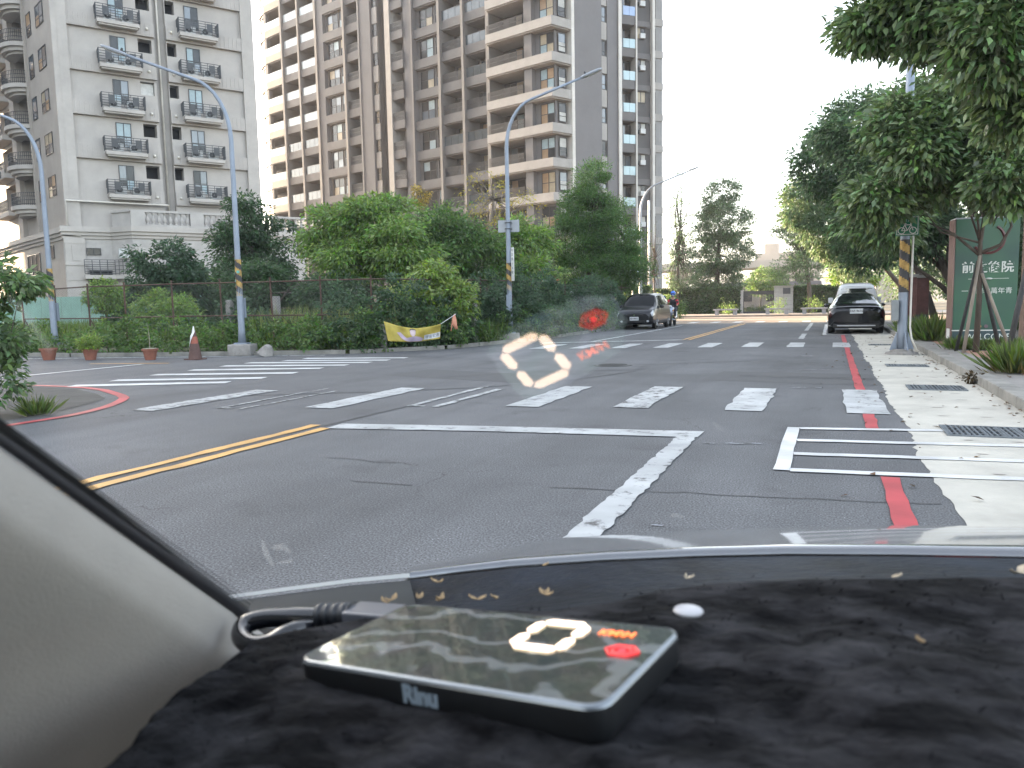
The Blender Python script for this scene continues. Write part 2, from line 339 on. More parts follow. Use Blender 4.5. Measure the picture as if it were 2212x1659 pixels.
sheet('centre_line_far', rough_rect(-4.53, -4.43, 25.5, 43.6, .008, .6)+rough_rect(-4.33, -4.23, 25.5, 43.6, .008, .6), YE, .009)
sheet('red_line', rough_rect(.345, .46, -3, 5.86, .006)+rough_rect(.34, .455, 7.95, 9.06, .006)+rough_rect(.335, .45, 11.47, 21.6, .006)+rough_rect(.33, .45, 23.9, 28.9, .006), RE, .0085)
bx = rough_rect(-.37, -.255, 5.88, 7.92, .004)
def bar2(a, b, w=.115): return stroke([np.array(a)+(np.array(b)-np.array(a))*i/12+np.array([0, rng.normal()*.004]) for i in range(13)], w)
bx += bar2((-.256, 7.88), (1.0, 8.08))+bar2((-.256, 7.2), (3.0, 7.6))[:11]+bar2((-.256, 6.55), (2.0, 6.8))[:11]+bar2((-.256, 5.9), (1.9, 6.12))
sheet('box_marking', [p for p in bx if max(q[0] for q in p) < 1.93], WHN, .0095)
sheet('red_corner_line', stroke([(-13.6, 9.25), (-12.89, 9.26), (-12.2, 9.24), (-11.54, 9.16), (-10.9, 8.95), (-10.34, 8.66), (-9.9, 8.42), (-9.58, 8.2), (-9.35, 7.95), (-9.16, 7.7), (-8.95, 7.38), (-8.79, 7.05), (-8.68, 6.75), (-8.62, 6.5), (-8.6, 5.6)], .14), RE, .0085)
sheet('side_road_line', stroke([(-15.3, 8), (-15.28, 10.77), (-15.37, 13.74)], .15), WHN, .0085)
sheet('side_road_yellow', stroke([(-17, 13.6), (-14.9, 14.1)], .12), YE, .0085)
sheet('lot_edge_line', stroke([(-24, 14.3), (-20.43, 15.1), (-15.63, 16.3), (-12.6, 17.25)], .22), WHW, .008)
tarp = stroke([(-1.4, 13.3), (-.4, 13.2), (.64, 13.02)], .3)+stroke([(-5.0, 6.75), (-4.97, 7.6), (-4.94, 8.39)], .05)+stroke([(-5.0, 6.2), (-4.95, 3), (-4.95, 0)], .1)
tarp += stroke([(-1.76+i*.1, 4.88+i*.0125+rng.normal()*.012) for i in range(25)], .013)+stroke([(-3.9+i*.12, 5.3+rng.normal()*.02) for i in range(7)], .012)+stroke([(-3.2+i*.1, 4.6+rng.normal()*.02+i*.01) for i in range(6)], .014)
tarp += stroke([(-7.9, 8.9), (-6, 9.9), (-4.9, 10.7), (-3.9, 12.1), (-3.3, 13.8)], .05)+stroke([(-6.3, 12.1), (-5.1, 13.4), (-3.2, 14.2)], .06)+stroke([(-4.7, 14.9), (-3.4, 15.4), (-1.5, 16.6)], .05)
sheet('tar_seam', tarp, TAR, .0045)
sheet('zebra_crossing_cross', [rect(-9+i*1.25, -8.55+i*1.25, 45.2+.12*i, 47.6+.12*i) for i in range(8)], WHN, .009)
sheet('road_patch', [[(-1.9, 12.4), (.62, 12.1), (.64, 13.9), (-1.75, 14.1)], [(-7.6, 12.2), (-4.6, 11.4), (-4.2, 12.6), (-7.4, 13.6)]], M('patch_dark', (.066, .067, .07), .85, .22, 60, 6, .1, 90), .0025)
# smudges of old paint on the lane
sheet('chalk_mark', [[(x+s*cos(a)*(.5+rng.random()), y+.25*s*sin(a)*(.5+rng.random())) for a in np.linspace(0, 2*pi, 9)[:-1]] for x, y, s in [(-.75, 6.9, .1), (-.6, 6.95, .08), (-.95, 6.85, .07), (-.4, 11.6, .12), (-.15, 11.65, .1), (-.35, 14.6, .15), (-.5, 18.2, .2), (-.1, 14.65, .1), (-.88, 4.2, .04), (-.5, 3.95, .05)]], paint('chalk', (.3, .32, .36), .47, .55, 12), .006)
# manhole in the road
def cover(name, label, cat, x, y, r):
    mb = MB(); mb.lathe([(r, .0), (r, .008), (r*.92, .011)], (x, y, 0), 28)
    for k in range(-5, 6): mb.box(x-.75*r*sqrt(1-(k/6)**2), x+.75*r*sqrt(1-(k/6)**2), y+k*r/7-.012, y+k*r/7+.012, .010, .016)
    tag(mb.build(name, M('cast_iron', (.05, .05, .052), .6, .3, 8, metal=.3)), label, cat)
cover('manhole_cover', 'round iron manhole cover sunk in the grey road of the crossing', 'manhole', -4.05, 15.1, .38)
# drain grates in the gutter
GR = M('grate_steel', (.16, .18, .2), .5, .3, 6, metal=.6)
def grate(x0, x1, y0, y1, n, label):
    t = thing('drain_grate', label, 'drain grate', (x0, y0, .004), 0, 'steel grates in the concrete gutter'); w, h = x1-x0, y1-y0
    mb = MB(); mb.box(0, w, 0, .03, 0, .014); mb.box(0, w, h-.03, h, 0, .014); mb.box(0, .03, .03, h-.03, 0, .014); mb.box(w-.03, w, .03, h-.03, 0, .014); mb.build('frame', GR, t)
    mb = MB(); k = 0
    while .03+k*.045 < w-.05: mb.box(.035+k*.045, .053+k*.045, .03, h-.03, .001, .012); k += 1
    for j in range(1, n): mb.box(.03+j*(w-.06)/n, .05+j*(w-.06)/n, .03, h-.03, .002, .0155)
    for j in range(1, 4): mb.box(.03, w-.03, h*j/4-.006, h*j/4+.006, .002, .011)
    mb.build('bar', GR, t)
    mb = MB(); mb.box(.02, w-.02, .02, h-.02, .0002, .0008); mb.build('pit', M('pit_dark', (.012, .012, .013), .9), t)
grate(.99, 1.9, 7.8, 8.4, 6, 'nearest wide steel grate touched by the white box lines')
grate(1.0, 1.7, 11.6, 12.2, 4, 'steel grate level with the nearest zebra crossing')
grate(.96, 1.65, 15.5, 15.95, 4, 'steel grate with dead leaves on it before the signpost foot')
grate(.95, 1.6, 22.5, 22.9, 4, 'steel grate beyond the signpost near the black saloon')
# ================================================================= buildings
def win(parent, org, ang, u0, u1, z0, z1, y, nx, nz, pane, fr, depth=.08, name='window', split=None):
    f = MB(org, ang); t = .055
    f.box(u0, u0+t, y-depth, y+.02, z0, z1); f.box(u1-t, u1, y-depth, y+.02, z0, z1); f.box(u0+t, u1-t, y-depth, y+.02, z0, z0+t); f.box(u0+t, u1-t, y-depth, y+.02, z1-t, z1)
    for i in range(1, nx): x = u0+(u1-u0)*i/nx; f.box(x-.03, x+.03, y-depth*.8, y+.01, z0+t, z1-t)
    for q in (split if split else [i/nz for i in range(1, nz)]): z = z0+(z1-z0)*q; f.box(u0+t, u1-t, y-depth*.7, y+.005, z-.03, z+.03)
    fo = f.build(name, fr, parent); p = MB(org, ang); pn = pane if isinstance(pane, list) else [pane]
    for i in range(nx):
        for j in range(max(1, nz)):
            p.k = rng.integers(len(pn)); a, b = u0+t+(u1-u0-2*t)*i/nx, u0+t+(u1-u0-2*t)*(i+1)/nx; c, d = z0+t+(z1-z0-2*t)*j/nz, z0+t+(z1-z0-2*t)*(j+1)/nz
            p.add([(a, y-.02, c), (b, y-.02, c), (b, y-.02, d), (a, y-.02, d)], [(0, 1, 2, 3)])
    p.build('pane', pn, fo); return fo
FRM = M('dark_frame', (.02, .021, .024), .4, .2, 2); GL = M('dark_glass', (.018, .021, .024), .06, .3, .35, 2, spec=.4); GLB = glass_mat('sky_glass', (.09, .115, .14), .05)
CURT = M('curtain_cream', (.3, .25, .17), .35, .25, 1.5); CURB = M('curtain_blue', (.25, .33, .36), .3, .2, 1.5); CURW = M('curtain_white', (.33, .33, .31), .4, .2, 2); CURO = M('curtain_tan', (.28, .18, .1), .4, .2, 2)
PANES = [GL, GL, GL, GL, GLB, CURB, CURT, GL]
def rail_bars(mb, u0, u1, z0, z1, y, nbar=4, posts=5):
    for i in range(nbar+1): z = z0+(z1-z0)*i/nbar; mb.box(u0, u1, y-.02, y+.02, z-.02, z+.02)
    for i in range(posts): x = u0+(u1-u0)*i/(posts-1); mb.box(x-.025, x+.025, y-.025, y+.025, z0, z1)
# ---------------------------------------------------------------- pale block on the left
STU = M('pale_tiles', (.37, .345, .322), .75, .12, .5, 8, .12, 18); STU2 = M('pale_trim', (.38, .355, .33), .75, .12, .7, 8); STO = M('podium_stone', (.37, .352, .335), .8, .16, .9, 8, .15, 12)
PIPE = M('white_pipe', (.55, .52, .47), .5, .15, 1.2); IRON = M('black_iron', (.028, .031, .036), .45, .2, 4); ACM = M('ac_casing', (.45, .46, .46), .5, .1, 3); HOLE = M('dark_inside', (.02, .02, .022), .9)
LB = thing('apartment_block', 'pale grey apartment block with black railed balconies and a stone balustrade terrace', 'building', (-54.27, 42.33, 0), rad(57))
ZB = [9.9+3.27*k for k in range(9)]; TOP = 41.
b = MB(); b.box(1.2, 14.7, 1.3, 13, 0, TOP)                            # core behind the openings
holes = []
for k, zb in enumerate(ZB):
    holes += [(5.9, 6.9, zb+2.05, zb+3.08), (8.05, 8.75, zb+2.08, zb+3.1)]
b.set((0, 0, 0), 0); wall(b, 1.0, 7.1, 7.9, TOP, 0, .9, holes); wall(b, 8.0, 13.9, 7.9, TOP, 0, .9, holes)
b.box(7.1, 8.0, .55, 1.2, 7.9, TOP); b.box(1.0, 13.9, -.0, .9, 0, 7.9)
b.build('wall', STU, LB)
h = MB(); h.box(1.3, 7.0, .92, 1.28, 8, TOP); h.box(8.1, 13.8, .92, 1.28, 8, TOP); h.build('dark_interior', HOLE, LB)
p = MB(); p.box(0, 1.0, -.32, 1.2, 7.9, TOP); p.box(13.9, 14.9, -.32, 1.2, 7.9, TOP); p.box(-.02, .3, -.36, .6, 7.95, TOP-.01); p.build('pilaster', STU2, LB)
for zb in ZB:
    m_ = MB(); m_.box(1.0, 7.1, -.26, -.003, zb, zb+1.05); m_.box(8.0, 13.9, -.26, -.003, zb+.02, zb+1.07)
    for i in range(18): x = 1.15+i*.33; m_.box(x, x+.16, -.285, -.262, zb+.06, zb+.98)
    for i in range(17): x = 8.15+i*.335; m_.box(x, x+.16, -.285, -.262, zb+.08, zb+1.0)
    m_.build('spandrel', STU, LB)
pp = MB(); pp.tube([(7.5, .35, 9.3), (7.5, .35, TOP)], .085, 8); pp.tube([(.05, -.5, 7.6), (.05, -.5, 9.85), (7.3, -.5, 9.85), (7.45, .2, 9.7), (7.5, .35, 9.3)], .07, 8)
pp.tube([(.05, -.5, 7.6), (-.3, -.45, 7.2), (.9, -.55, 7.2)], .06, 8); pp.build('drain_pipe', PIPE, LB, True)
for k, zb in enumerate(ZB):
    for c_ in ((6.55, -.33, zb+.55), (8.35, -.33, zb+.6)): MB().ell(c_, (.12, .1, .12), 8, 6).build('vent_cap', PIPE, LB, True)
def lb_balcony(u0, u1, zs, first):
    s = MB(); s.box(u0+.05, u1-.05, -.95, -.02, zs-.28, zs); s.box(u0+.15, u1-.15, -.85, -.02, zs-.4, zs-.28); bo = s.build('balcony', STU2, LB, False, .02)
    r = MB()
    rail_bars(r, u0, u1, zs+.12, zs+1.08, -.95, 5, 2); 
    for i in range(1, 6): x = u0+(u1-u0)*i/6; r.box(x-.02, x+.02, -.965, -.935, zs+.1, zs+1.08)
    for x in (u0, u1):
        for i in range(7): y = -.95+.9*i/6; r.box(x-.02, x+.02, y-.02, y+.02, zs+.05, zs+1.1)
        r.box(x-.025, x+.025, -.95, -.03, zs+1.06, zs+1.12)
    r.box(u0+.45, u0+.9, -.975, -.945, zs+.3, zs+.95); r.box(u1-.9, u1-.45, -.975, -.945, zs+.3, zs+.95)
    r.build('railing', IRON, bo)
    for x in (u0+.55, u1-1.25):
        a = MB(); a.box(x, x+.8, -.62, -.3, zs+.08, zs+.66); a.k = 1; a.tube([(x+.28, -.63, zs+.37), (x+.28, -.622, zs+.37)], .23, 14); a.k = 0; a.tube([(x+.28, -.645, zs+.37), (x+.28, -.63, zs+.37)], .05, 8); a.build('air_conditioner', [ACM, IRON], bo)
for k, zb in enumerate(ZB):
    if k == 0: pass
    if k < 8:
        zs = zb+.58
        if k > 0 or True:
            lb_balcony(2.95, 6.0, zs+3.27*0+ (0), k == 0) if k >= 0 else 0
            lb_balcony(8.85, 11.9, zs+.02, False)
        win(LB, (0, 0, 0), 0, 3.9, 5.0, zb+.62, zb+2.95, -.01, 2, 2, [GLB, CURB, GL], FRM, .06, split=[.55]); win(LB, (0, 0, 0), 0, 9.48, 10.55, zb+.64, zb+2.97, -.01, 2, 2, [GLB, CURB, GL], FRM, .06, split=[.55])
# washing seen in two of the openings
w = MB(); w.add([(6.05, .5, 23.8), (6.35, .5, 23.8), (6.32, .52, 24.55), (6.08, .5, 24.6)], [(0, 1, 2, 3)]); w.build('yellow_cloth', M('yellow_cloth', (.6, .42, .04), .8), LB)
w = MB(); w.add([(6.2, .5, 13.9), (6.5, .5, 13.7), (6.6, .52, 14.9), (6.15, .5, 14.95)], [(0, 1, 2, 3)]); w.build('white_cloth', M('white_cloth', (.6, .6, .66), .8), LB)
w = MB(); w.box(5.92, 6.88, .3, .34, 18.55, 19.45); w.build('white_screen', M('white_screen', (.5, .5, .48), .6), LB)
# podium and terrace
q = MB(); q.prism([(-.3, -.35), (3.0, -.35), (4.2, -2.1), (18, -2.1), (18, -.01), (-.3, -.01)], 0, 7.0)
for i in range(1, 12): q.box(4.25, 18, -2.13, -2.1, i*.58, i*.58+.5)
q.build('podium_wall', STO, LB)
for z0, z1, o_ in ((7.0, 7.25, .1), (7.25, 7.5, .25), (7.5, 7.9, .4)):
    q = MB(); q.prism([(-.3-o_*.5, -.36-o_), (3.0-o_*.3, -.36-o_), (4.2-o_*.2, -2.12-o_), (18.1, -2.12-o_), (18.1, .02), (-.3-o_*.5, .02)], z0, z1); q.build('cornice', STU2, LB)
q = MB(); q.prism([(3.1, -.5), (4.15, -2.25), (4.45, -2.15), (3.4, -.4)], 7.9, 9.0)
for x in (4.15, 8.5, 12.9): q.box(x, x+1.0, -2.5, -2.0, 7.9, 9.15)
for a, c_ in ((5.15, 8.5), (9.5, 12.9), (13.9, 18)): q.box(a, c_, -2.42, -2.1, 7.9, 8.08); q.box(a, c_, -2.45, -2.08, 9.0, 9.18)
q.prism([(3.0, -.55), (4.1, -2.45), (4.5, -2.2), (3.4, -.4)], 9.0, 9.17); q.build('balustrade_wall', STO, LB)
prof = [(.15, 0), (.15, .06), (.08, .1), (.11, .16), (.16, .3), (.15, .4), (.08, .6), (.07, .74), (.11, .78), (.13, .84), (.13, .92)]
bal = MB().lathe(prof, (0, 0, 0), 10).build('baluster', STO, LB, True); first = True
for a, c_ in ((5.15, 8.5), (9.5, 12.9), (13.9, 17.9)):
    for i in range(8):
        o = bal if first else bal.copy()
        if not first: COL.objects.link(o)
        first = False; o.location = (a+(c_-a)*(i+.5)/8, -2.26, 8.08)
q = MB(); q.box(-.25, 1.1, -.55, -.34, 0, 7.0); q.box(-.32, 1.15, -.62, -.34, 4.95, 5.15); q.box(-.3, 1.12, -.58, -.34, 6.6, 6.99)
for i in range(9): q.box(-.27, 1.13, -.58, -.55, .15+i*.52, .6+i*.52)
q.box(.2, .75, -.6, -.55, 5.3, 6.45); q.tube([(.475, -.605, 5.85), (.475, -.6, 5.85)], .2, 14); q.build('corner_pier', STU2, LB)
win(LB, (0, 0, 0), 0, 1.2, 2.2, 5.75, 6.3, -.36, 2, 1, GL, FRM)
win(LB, (0, 0, 0), 0, 1.3, 2.9, 2.2, 4.6, -.36, 2, 2, GL, FRM)
q = MB(); q.prism([(.9, -.36), (.9, -1.3), (3.0, -1.3), (4.2, -2.6), (4.3, -2.1), (3.0, -.36)], 3.9, 4.2); bo = q.build('balcony', STU2, LB)
q = MB(); rail_bars(q, .9, 3.0, 4.3, 5.35, -1.28, 6, 5)
for i in range(6):
    a = i/5; q.box(3.0+1.2*a-.02, 3.0+1.2*a+.02, -1.3-1.28*a-.02, -1.3-1.28*a+.02, 4.2, 5.35)
for z in (4.3, 4.6, 4.9, 5.2, 5.35): q.tube([(3.0, -1.29, z), (4.2, -2.58, z)], .02, 4)
q.build('railing', IRON, bo)
a = MB(); a.box(3.25, 4.0, -1.9, -1.5, 5.5, 6.2); a.build('air_conditioner', ACM, LB, False, .02)
# left wing, seen at a slant
A2 = rad(-80); O2 = (0, 0, 0)
b = MB(O2, A2); holes = []
for k in range(-1, 8):
    zb = 13.2+3.25*k
    holes += [(-11.1, -7.5, zb+.55, zb+2.95), (-18, -13.4, zb+.45, zb+2.9)]
wall(b, -26, -.05, 7.6, TOP, .0, .8, holes); b.box(-26, -.3, 1.9, 9, 0, TOP); b.box(-26, -.05, .002, .8, 0, 7.6); b.box(-12.7, -11.25, -.35, -.002, 7.6, TOP); b.box(-7.4, -7.05, -.2, -.002, 7.6, TOP)
b.build('side_wall', M('warm_tiles', (.32, .29, .26), .75, .12, .5, 8, .12, 18), LB)
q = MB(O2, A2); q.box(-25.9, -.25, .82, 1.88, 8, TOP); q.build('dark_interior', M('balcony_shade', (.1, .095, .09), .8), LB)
for z0, z1, o_ in ((7.0, 7.25, .1), (7.25, 7.5, .25), (7.5, 7.9, .4)):
    q = MB(O2, A2); q.box(-26, -.1, -.02-o_, -.004, z0, z1); q.build('cornice', STU2, LB)
for k in range(-1, 8):
    zb = 13.2+3.25*k
    win(LB, O2, A2, -3.8, -1.75, zb+.5, zb+2.1, -.01, 2, 2, [GL, GLB, CURT, CURO], FRM, .05, split=[.35]); win(LB, O2, A2, -6.55, -5.3, zb+.45, zb+2.2, -.01, 1, 2, [GL, GLB, CURO], FRM, .05, split=[.35])
    s = MB(O2, A2); cen = -9.3
    ar = [(cen+2.15*cos(pi+pi*i/16), 1.5*sin(pi+pi*i/16)-.02) for i in range(17)]; s.prism(ar, zb, zb+.32); ar2 = [(cen+1.9*cos(pi+pi*i/16), 1.25*sin(pi+pi*i/16)-.02) for i in range(17)]; s.prism(ar2, zb-.3, zb); ar3 = [(cen+1.6*cos(pi+pi*i/16), .95*sin(pi+pi*i/16)-.02) for i in range(17)]; s.prism(ar3, zb-.5, zb-.3)
    bo = s.build('curved_balcony', STU2, LB)
    r = MB(O2, A2)
    for z in (zb+.45, zb+.75, zb+1.05, zb+1.35): r.tube([(cen+2.05*cos(pi+pi*i/16), 1.4*sin(pi+pi*i/16)-.02, z) for i in range(17)], .025, 4)
    for i in range(33): a = pi+pi*i/32; r.tube([(cen+2.05*cos(a), 1.4*sin(a)-.02, zb+.3), (cen+2.05*cos(a), 1.4*sin(a)-.02, zb+1.35)], .018, 4)
    r.build('railing', IRON, bo)
    s = MB(O2, A2); s.box(-18.2, -13.2, -.95, -.02, zb+.0, zb+.4); bo = s.build('balcony', STU2, LB); r = MB(O2, A2); rail_bars(r, -18.2, -13.2, zb+.45, zb+1.4, -.93, 3, 26); r.build('railing', IRON, bo)
    if k in (0, 3):
        s = MB(O2, A2); s.box(-15.9, -13.3, -1.02, -.96, zb+.02, zb+.75); s.build('panel', STU2, LB); s = MB(O2, A2); s.tube([(-14.6+.2*cos(t), -1.04, zb+.38+.28*sin(t)) for t in np.linspace(0, 2*pi, 17)], .035, 5); s.build('oval_ornament', IRON, LB)
win(LB, O2, A2, -5.4, -3.7, 5.7, 6.75, -.01, 1, 1, [GL], FRM); win(LB, O2, A2, -12, -8, 4.6, 6.4, -.01, 3, 1, [GL, CURO], FRM)
q = MB(); q.box(-.5, 15.2, -.6, 13.2, TOP, TOP+.9); q.build('roof', STU2, LB)
# ---------------------------------------------------------------- an unseen block added to keep the sun off the crossing
NB = thing('added_shade_block', 'unseen plain block added beyond the pale block to shade the crossing from the sun', 'building', (-92, 14.8, 0), 0)
q = MB(); q.box(-26, 0, -50, 40, 0, 46); q.build('wall', STU, NB); q = MB(); q.box(-26.4, .4, -50.4, 40.4, 46, 47); q.build('roof', STU2, NB)
for k in range(13):
    for j in range(8): win(NB, (0, 0, 0), pi/2, -46+j*10.4, -42+j*10.4, 1.2+3.4*k, 2.9+3.4*k, -.01, 2, 1, [GL, GLB], FRM) if k % 4 == 1 else None
# ---------------------------------------------------------------- the brown tower
T1 = M('tower_taupe', (.115, .111, .111), .75, .16, .6, 8, .1, 14); T2 = M('tower_pale', (.265, .253, .24), .75, .12, .7, 8, .1, 14); T3 = M('tower_dark', (.06, .06, .063), .7, .15, .6, 8); T4 = M('tower_grey', (.115, .112, .115), .75, .1, .5, 8); T5 = M('tower_fin', (.135, .13, .128), .7, .15, .7, 8)
RG = M('sky_pale_rail_glass', (.27, .31, .335), .1, .12, .8, 3, spec=.8); RD = M('smoked_rail_glass', (.05, .065, .075), .06, .2, 1., 3, spec=.7); RB = M('blue_rail_glass', (.2, .3, .5), .08, .15, .5, 3, spec=.8); RBG = M('teal_rail_glass', (.28, .4, .44), .08, .15, .5, 3, spec=.8)  # RG: the sky's reflection is put into its pale base colour
TW = thing('tower_block', 'tall brown and grey residential tower with stacked balconies and pale concrete bands', 'building', (-25.09, 73.6, 0), rad(-17))
H = 54.; FL = [27.9+3.33*k for k in range(-6, 8)]
b = MB(); b.box(-38, -.5, 2.0, 16, 0, H-.01); b.box(-51.5, -38, 2.4, 14, 0, H-.02); b.build('wall', M('recess_shade', (.045, .043, .044), .8, .2, .8), TW)  # tower core darkened: shade of the balcony recesses put into its colour
q = MB(); q.box(-.52, .25, 4.0, 15.5, 0, H-.03); q.build('rear_wall', T4, TW)
# fins and plain piers
f = MB()
for u, w_, y in ((-44.75, .36, -.35), (-41.15, .32, -.3), (-37.5, .4, -.3), (-31.9, .36, -.35), (-29.25, .28, -.2), (-15.7, .36, -.4), (-12.2, .34, -.4), (-8.65, .45, -.4)): f.box(u-w_/2, u+w_/2, y, 2.1, 0, H)
f.build('fin', T5, TW)
f = MB(); f.box(-37.3, -36.1, -.12, 2.1, 0, H); f.box(-29.1, -27.2, -.1, 2.1, 0, H); f.box(-21.5, -19.85, -.1, 2.1, 0, H); f.box(-20.1, -19.85, -.4, -.1, 0, H); f.build('pier', T4, TW)
f = MB(); f.box(-26.15, -24.3, .9, 2.1, 0, H); f.box(-27.2, -26.15, .25, 2.1, 0, H); f.build('recess_wall', T3, TW)
f = MB(); f.box(-24.3, -23.45, -.45, 2.1, 0, H); f.build('fin', T2, TW)
f = MB(); f.box(-3.7, -2.75, -.55, 2.1, 0, H); f.build('pier', T4, TW)
doorpanes = [GL, GL, CURT, GLB, CURO]
def balc(u0, u1, zb, mat, kind, ydoor=1.95, name='balcony_rail', y=-.02):
    """railing above a floor band; the recess behind it holds a sliding door"""
    r = MB()
    if kind == 'glass':
        n_ = max(1, round((u1-u0)/1.2))
        for i in range(n_): r.box(u0+(u1-u0)*i/n_+.02, u0+(u1-u0)*(i+1)/n_-.02, y, y+.03, zb+.97, zb+1.95)
        r.k = 1; r.box(u0, u1, y-.01, y+.05, zb+1.95, zb+2.0)
        r.build(name, [mat, FRM], TW)
    else:
        rail_bars(r, u0, u1, zb+1.0, zb+1.95, y+.02, 2, int((u1-u0)/.14)+2); r.build(name, IRON, TW)
    if ydoor: win(TW, (0, 0, 0), 0, u0+.5, u1-.4, zb+.97, zb+3.05, ydoor, 3 if u1-u0 > 3 else 2, 1, doorpanes, FRM, name='balcony_door')
for k, zb in enumerate(FL):
    # left balconies with their rounded end
    s = MB(); s.box(-44.57, -41.31, -.1, 2.41, zb, zb+.95); s.box(-40.99, -37.7, -.1, 2.41, zb, zb+.95); s.prism([(-44.93, -.1), (-49, .05), (-51.3, .8), (-52.6, 2.0), (-53.0, 3.6), (-52.6, 6), (-44.93, 6)][::-1], zb, zb+.95)
    s.prism([(-44.93, .05), (-49, .2), (-51.1, .95), (-52.4, 2.1), (-52.8, 3.6), (-52.4, 6), (-44.93, 6)][::-1], zb-.12, zb); s.build('floor_band', T1, TW)
    hi = 5 <= k
    for a, c_ in ((-40.9, -37.8), (-44.5, -41.4)): balc(a, c_, zb, RG if hi else RD, 'glass', 2.36)
    r = MB(); pts = [(-44.95, -.02), (-49, .12), (-51.2, .9), (-52.5, 2.1), (-52.85, 3.6)]
    for i in (0, ): r.add([(*pts[i], zb+.97), (*pts[i+1], zb+.97), (*pts[i+1], zb+1.95), (*pts[i], zb+1.95)], [(0, 1, 2, 3)])
    r.build('balcony_rail', RG if hi else RD, TW)
    r = MB(); r.box(-49.3, -48.7, .15, .7, zb+.95, zb+3.33); r.build('pier', T5, TW); r = MB(); r.box(-51.2, -50.9, .95, 1.3, zb+.95, zb+3.33); r.build('pier', T5, TW)
    win(TW, (-49.3, .3, 0), rad(-24), -1.6, -.05, zb+1.0, zb+3.2, .02, 1, 2, [GL, CURT], FRM, split=[.4])
    # windows of the left wing
    s = MB(); s.box(-36.1, -32.08, -.12, 2.1, zb, zb+1.0); s.box(-36.0, -32.2, .02, 2.1, zb-.14, zb); s.box(-36.1, -32.08, .42, 2.1, zb+1.0, zb+3.19); s.build('floor_band', T1, TW)
    win(TW, (0, 0, 0), 0, -35.7, -33.6, zb+1.02, zb+3.1, .41, 2, 2, PANES, FRM); win(TW, (0, 0, 0), 0, -33.3, -32.2, zb+1.02, zb+3.1, .41, 1, 2, PANES, FRM)
    s = MB(); s.box(-31.72, -29.39, -.08, 2.1, zb, zb+.95); s.build('floor_band', T1, TW); balc(-31.7, -29.4, zb, None, 'bars')
    # slit between the wings
    s = MB(); s.box(-27.1, -26.25, .12, .25, zb+.1, zb+1.9); s.build('panel', T2, TW); win(TW, (0, 0, 0), 0, -27.05, -26.3, zb+1.95, zb+3.4, .24, 1, 2, [GL], FRM)
    # small balconies
    s = MB(); s.box(-23.45, -21.5, -.3, 2.1, zb+.6, zb+1.5); s.box(-22.9, -21.5, .9, 2.1, zb+1.5, zb+3.9); s.build('floor_band', T1, TW); r = MB(); rail_bars(r, -23.4, -21.55, zb+1.55, zb+2.45, -.28, 2, 14); r.build('balcony_rail', IRON, TW)
    # middle windows
    s = MB(); s.box(-19.85, -15.88, -.12, 2.1, zb, zb+.97); s.box(-19.7, -16, .02, 2.1, zb-.14, zb); s.box(-19.85, -15.88, .42, 2.1, zb+.97, zb+3.19); s.build('floor_band', T1, TW)
    win(TW, (0, 0, 0), 0, -19.3, -17.2, zb+1.0, zb+3.1, .41, 2, 2, PANES, FRM); win(TW, (0, 0, 0), 0, -16.85, -15.95, zb+1.0, zb+3.1, .41, 1, 2, PANES, FRM)
    for a, c_ in ((-15.52, -12.37), (-12.03, -8.88)):
        s = MB(); s.box(a, c_, -.1, 2.1, zb, zb+.95); s.box(a, c_, .1, 2.1, zb-.12, zb); s.build('floor_band', T1, TW)
        balc(a+.02, c_-.02, zb, RD, 'glass' if rng.random() < .7 else 'bars')
    # pale bands of the right corner, wrapping round it
    s = MB(); s.prism([(-8.42, -.95), (.02, -.95), (.5, 1.2), (.5, 2.2), (-8.42, 2.2)], zb+.12, zb+.97); s.prism([(-8.42, -.8), (-.12, -.8), (.34, 1.2), (.34, 2.2), (-8.42, 2.2)], zb, zb+.12); s.build('floor_band', T2, TW)
    r = MB(); rail_bars(r, -8.35, -3.75, zb+1.0, zb+1.9, -.75, 2, 34); r.build('balcony_rail', IRON, TW)
    win(TW, (0, 0, 0), 0, -7.6, -3.9, zb+.98, zb+3.2, 1.95, 4, 1, [GL, GL, CURT, CURB, GLB, CURO], FRM, name='balcony_door')
    s = MB(); s.box(-2.75, -.35, .05, 2.1, zb+.97, zb+3.33); s.build('wall', T4, TW)
    win(TW, (0, 0, 0), 0, -2.1, -.4, zb+1.05, zb+3.1, .04, 2, 2, [GL, CURT, CURB, CURO, GL], FRM)
    win(TW, (-.34, .1, 0), rad(78), .35, 1.35, zb+1.3, zb+3.1, -.01, 1, 2, [GLB, CURW, GL], FRM, split=[.3])
# side wall
A3 = rad(78)
s = MB((.32, 1.2, 0), A3); s.box(.9, 4.75, 0, 6, 0, H); s.box(5.6, 7.3, 0, 6, 0, H); s.box(4.75, 5.6, .2, 6, 0, H); s.build('side_wall', M('tower_side', (.12, .118, .124), .75, .08, .5, 8, .08, 20), TW)
s = MB((.32, 1.2, 0), A3); s.box(.5, .88, -.12, 1, 0, H); s.box(7.3, 7.65, -.1, 1, 0, H); s.tube([(7.15, -.15, 0), (7.15, -.15, H)], .09, 8); s.build('fin', M('white_trim', (.5, .48, .45), .7, .1, 1), TW)
for k, zb in enumerate(FL):
    s = MB((.32, 1.2, 0), A3); s.box(4.8, 5.55, .05, .2, zb+.1, zb+1.8); s.build('panel', T2, TW); win(TW, (.32, 1.2, 0), A3, 4.85, 5.5, zb+1.85, zb+3.35, .19, 1, 2, [GLB, GL], FRM, split=[.35])
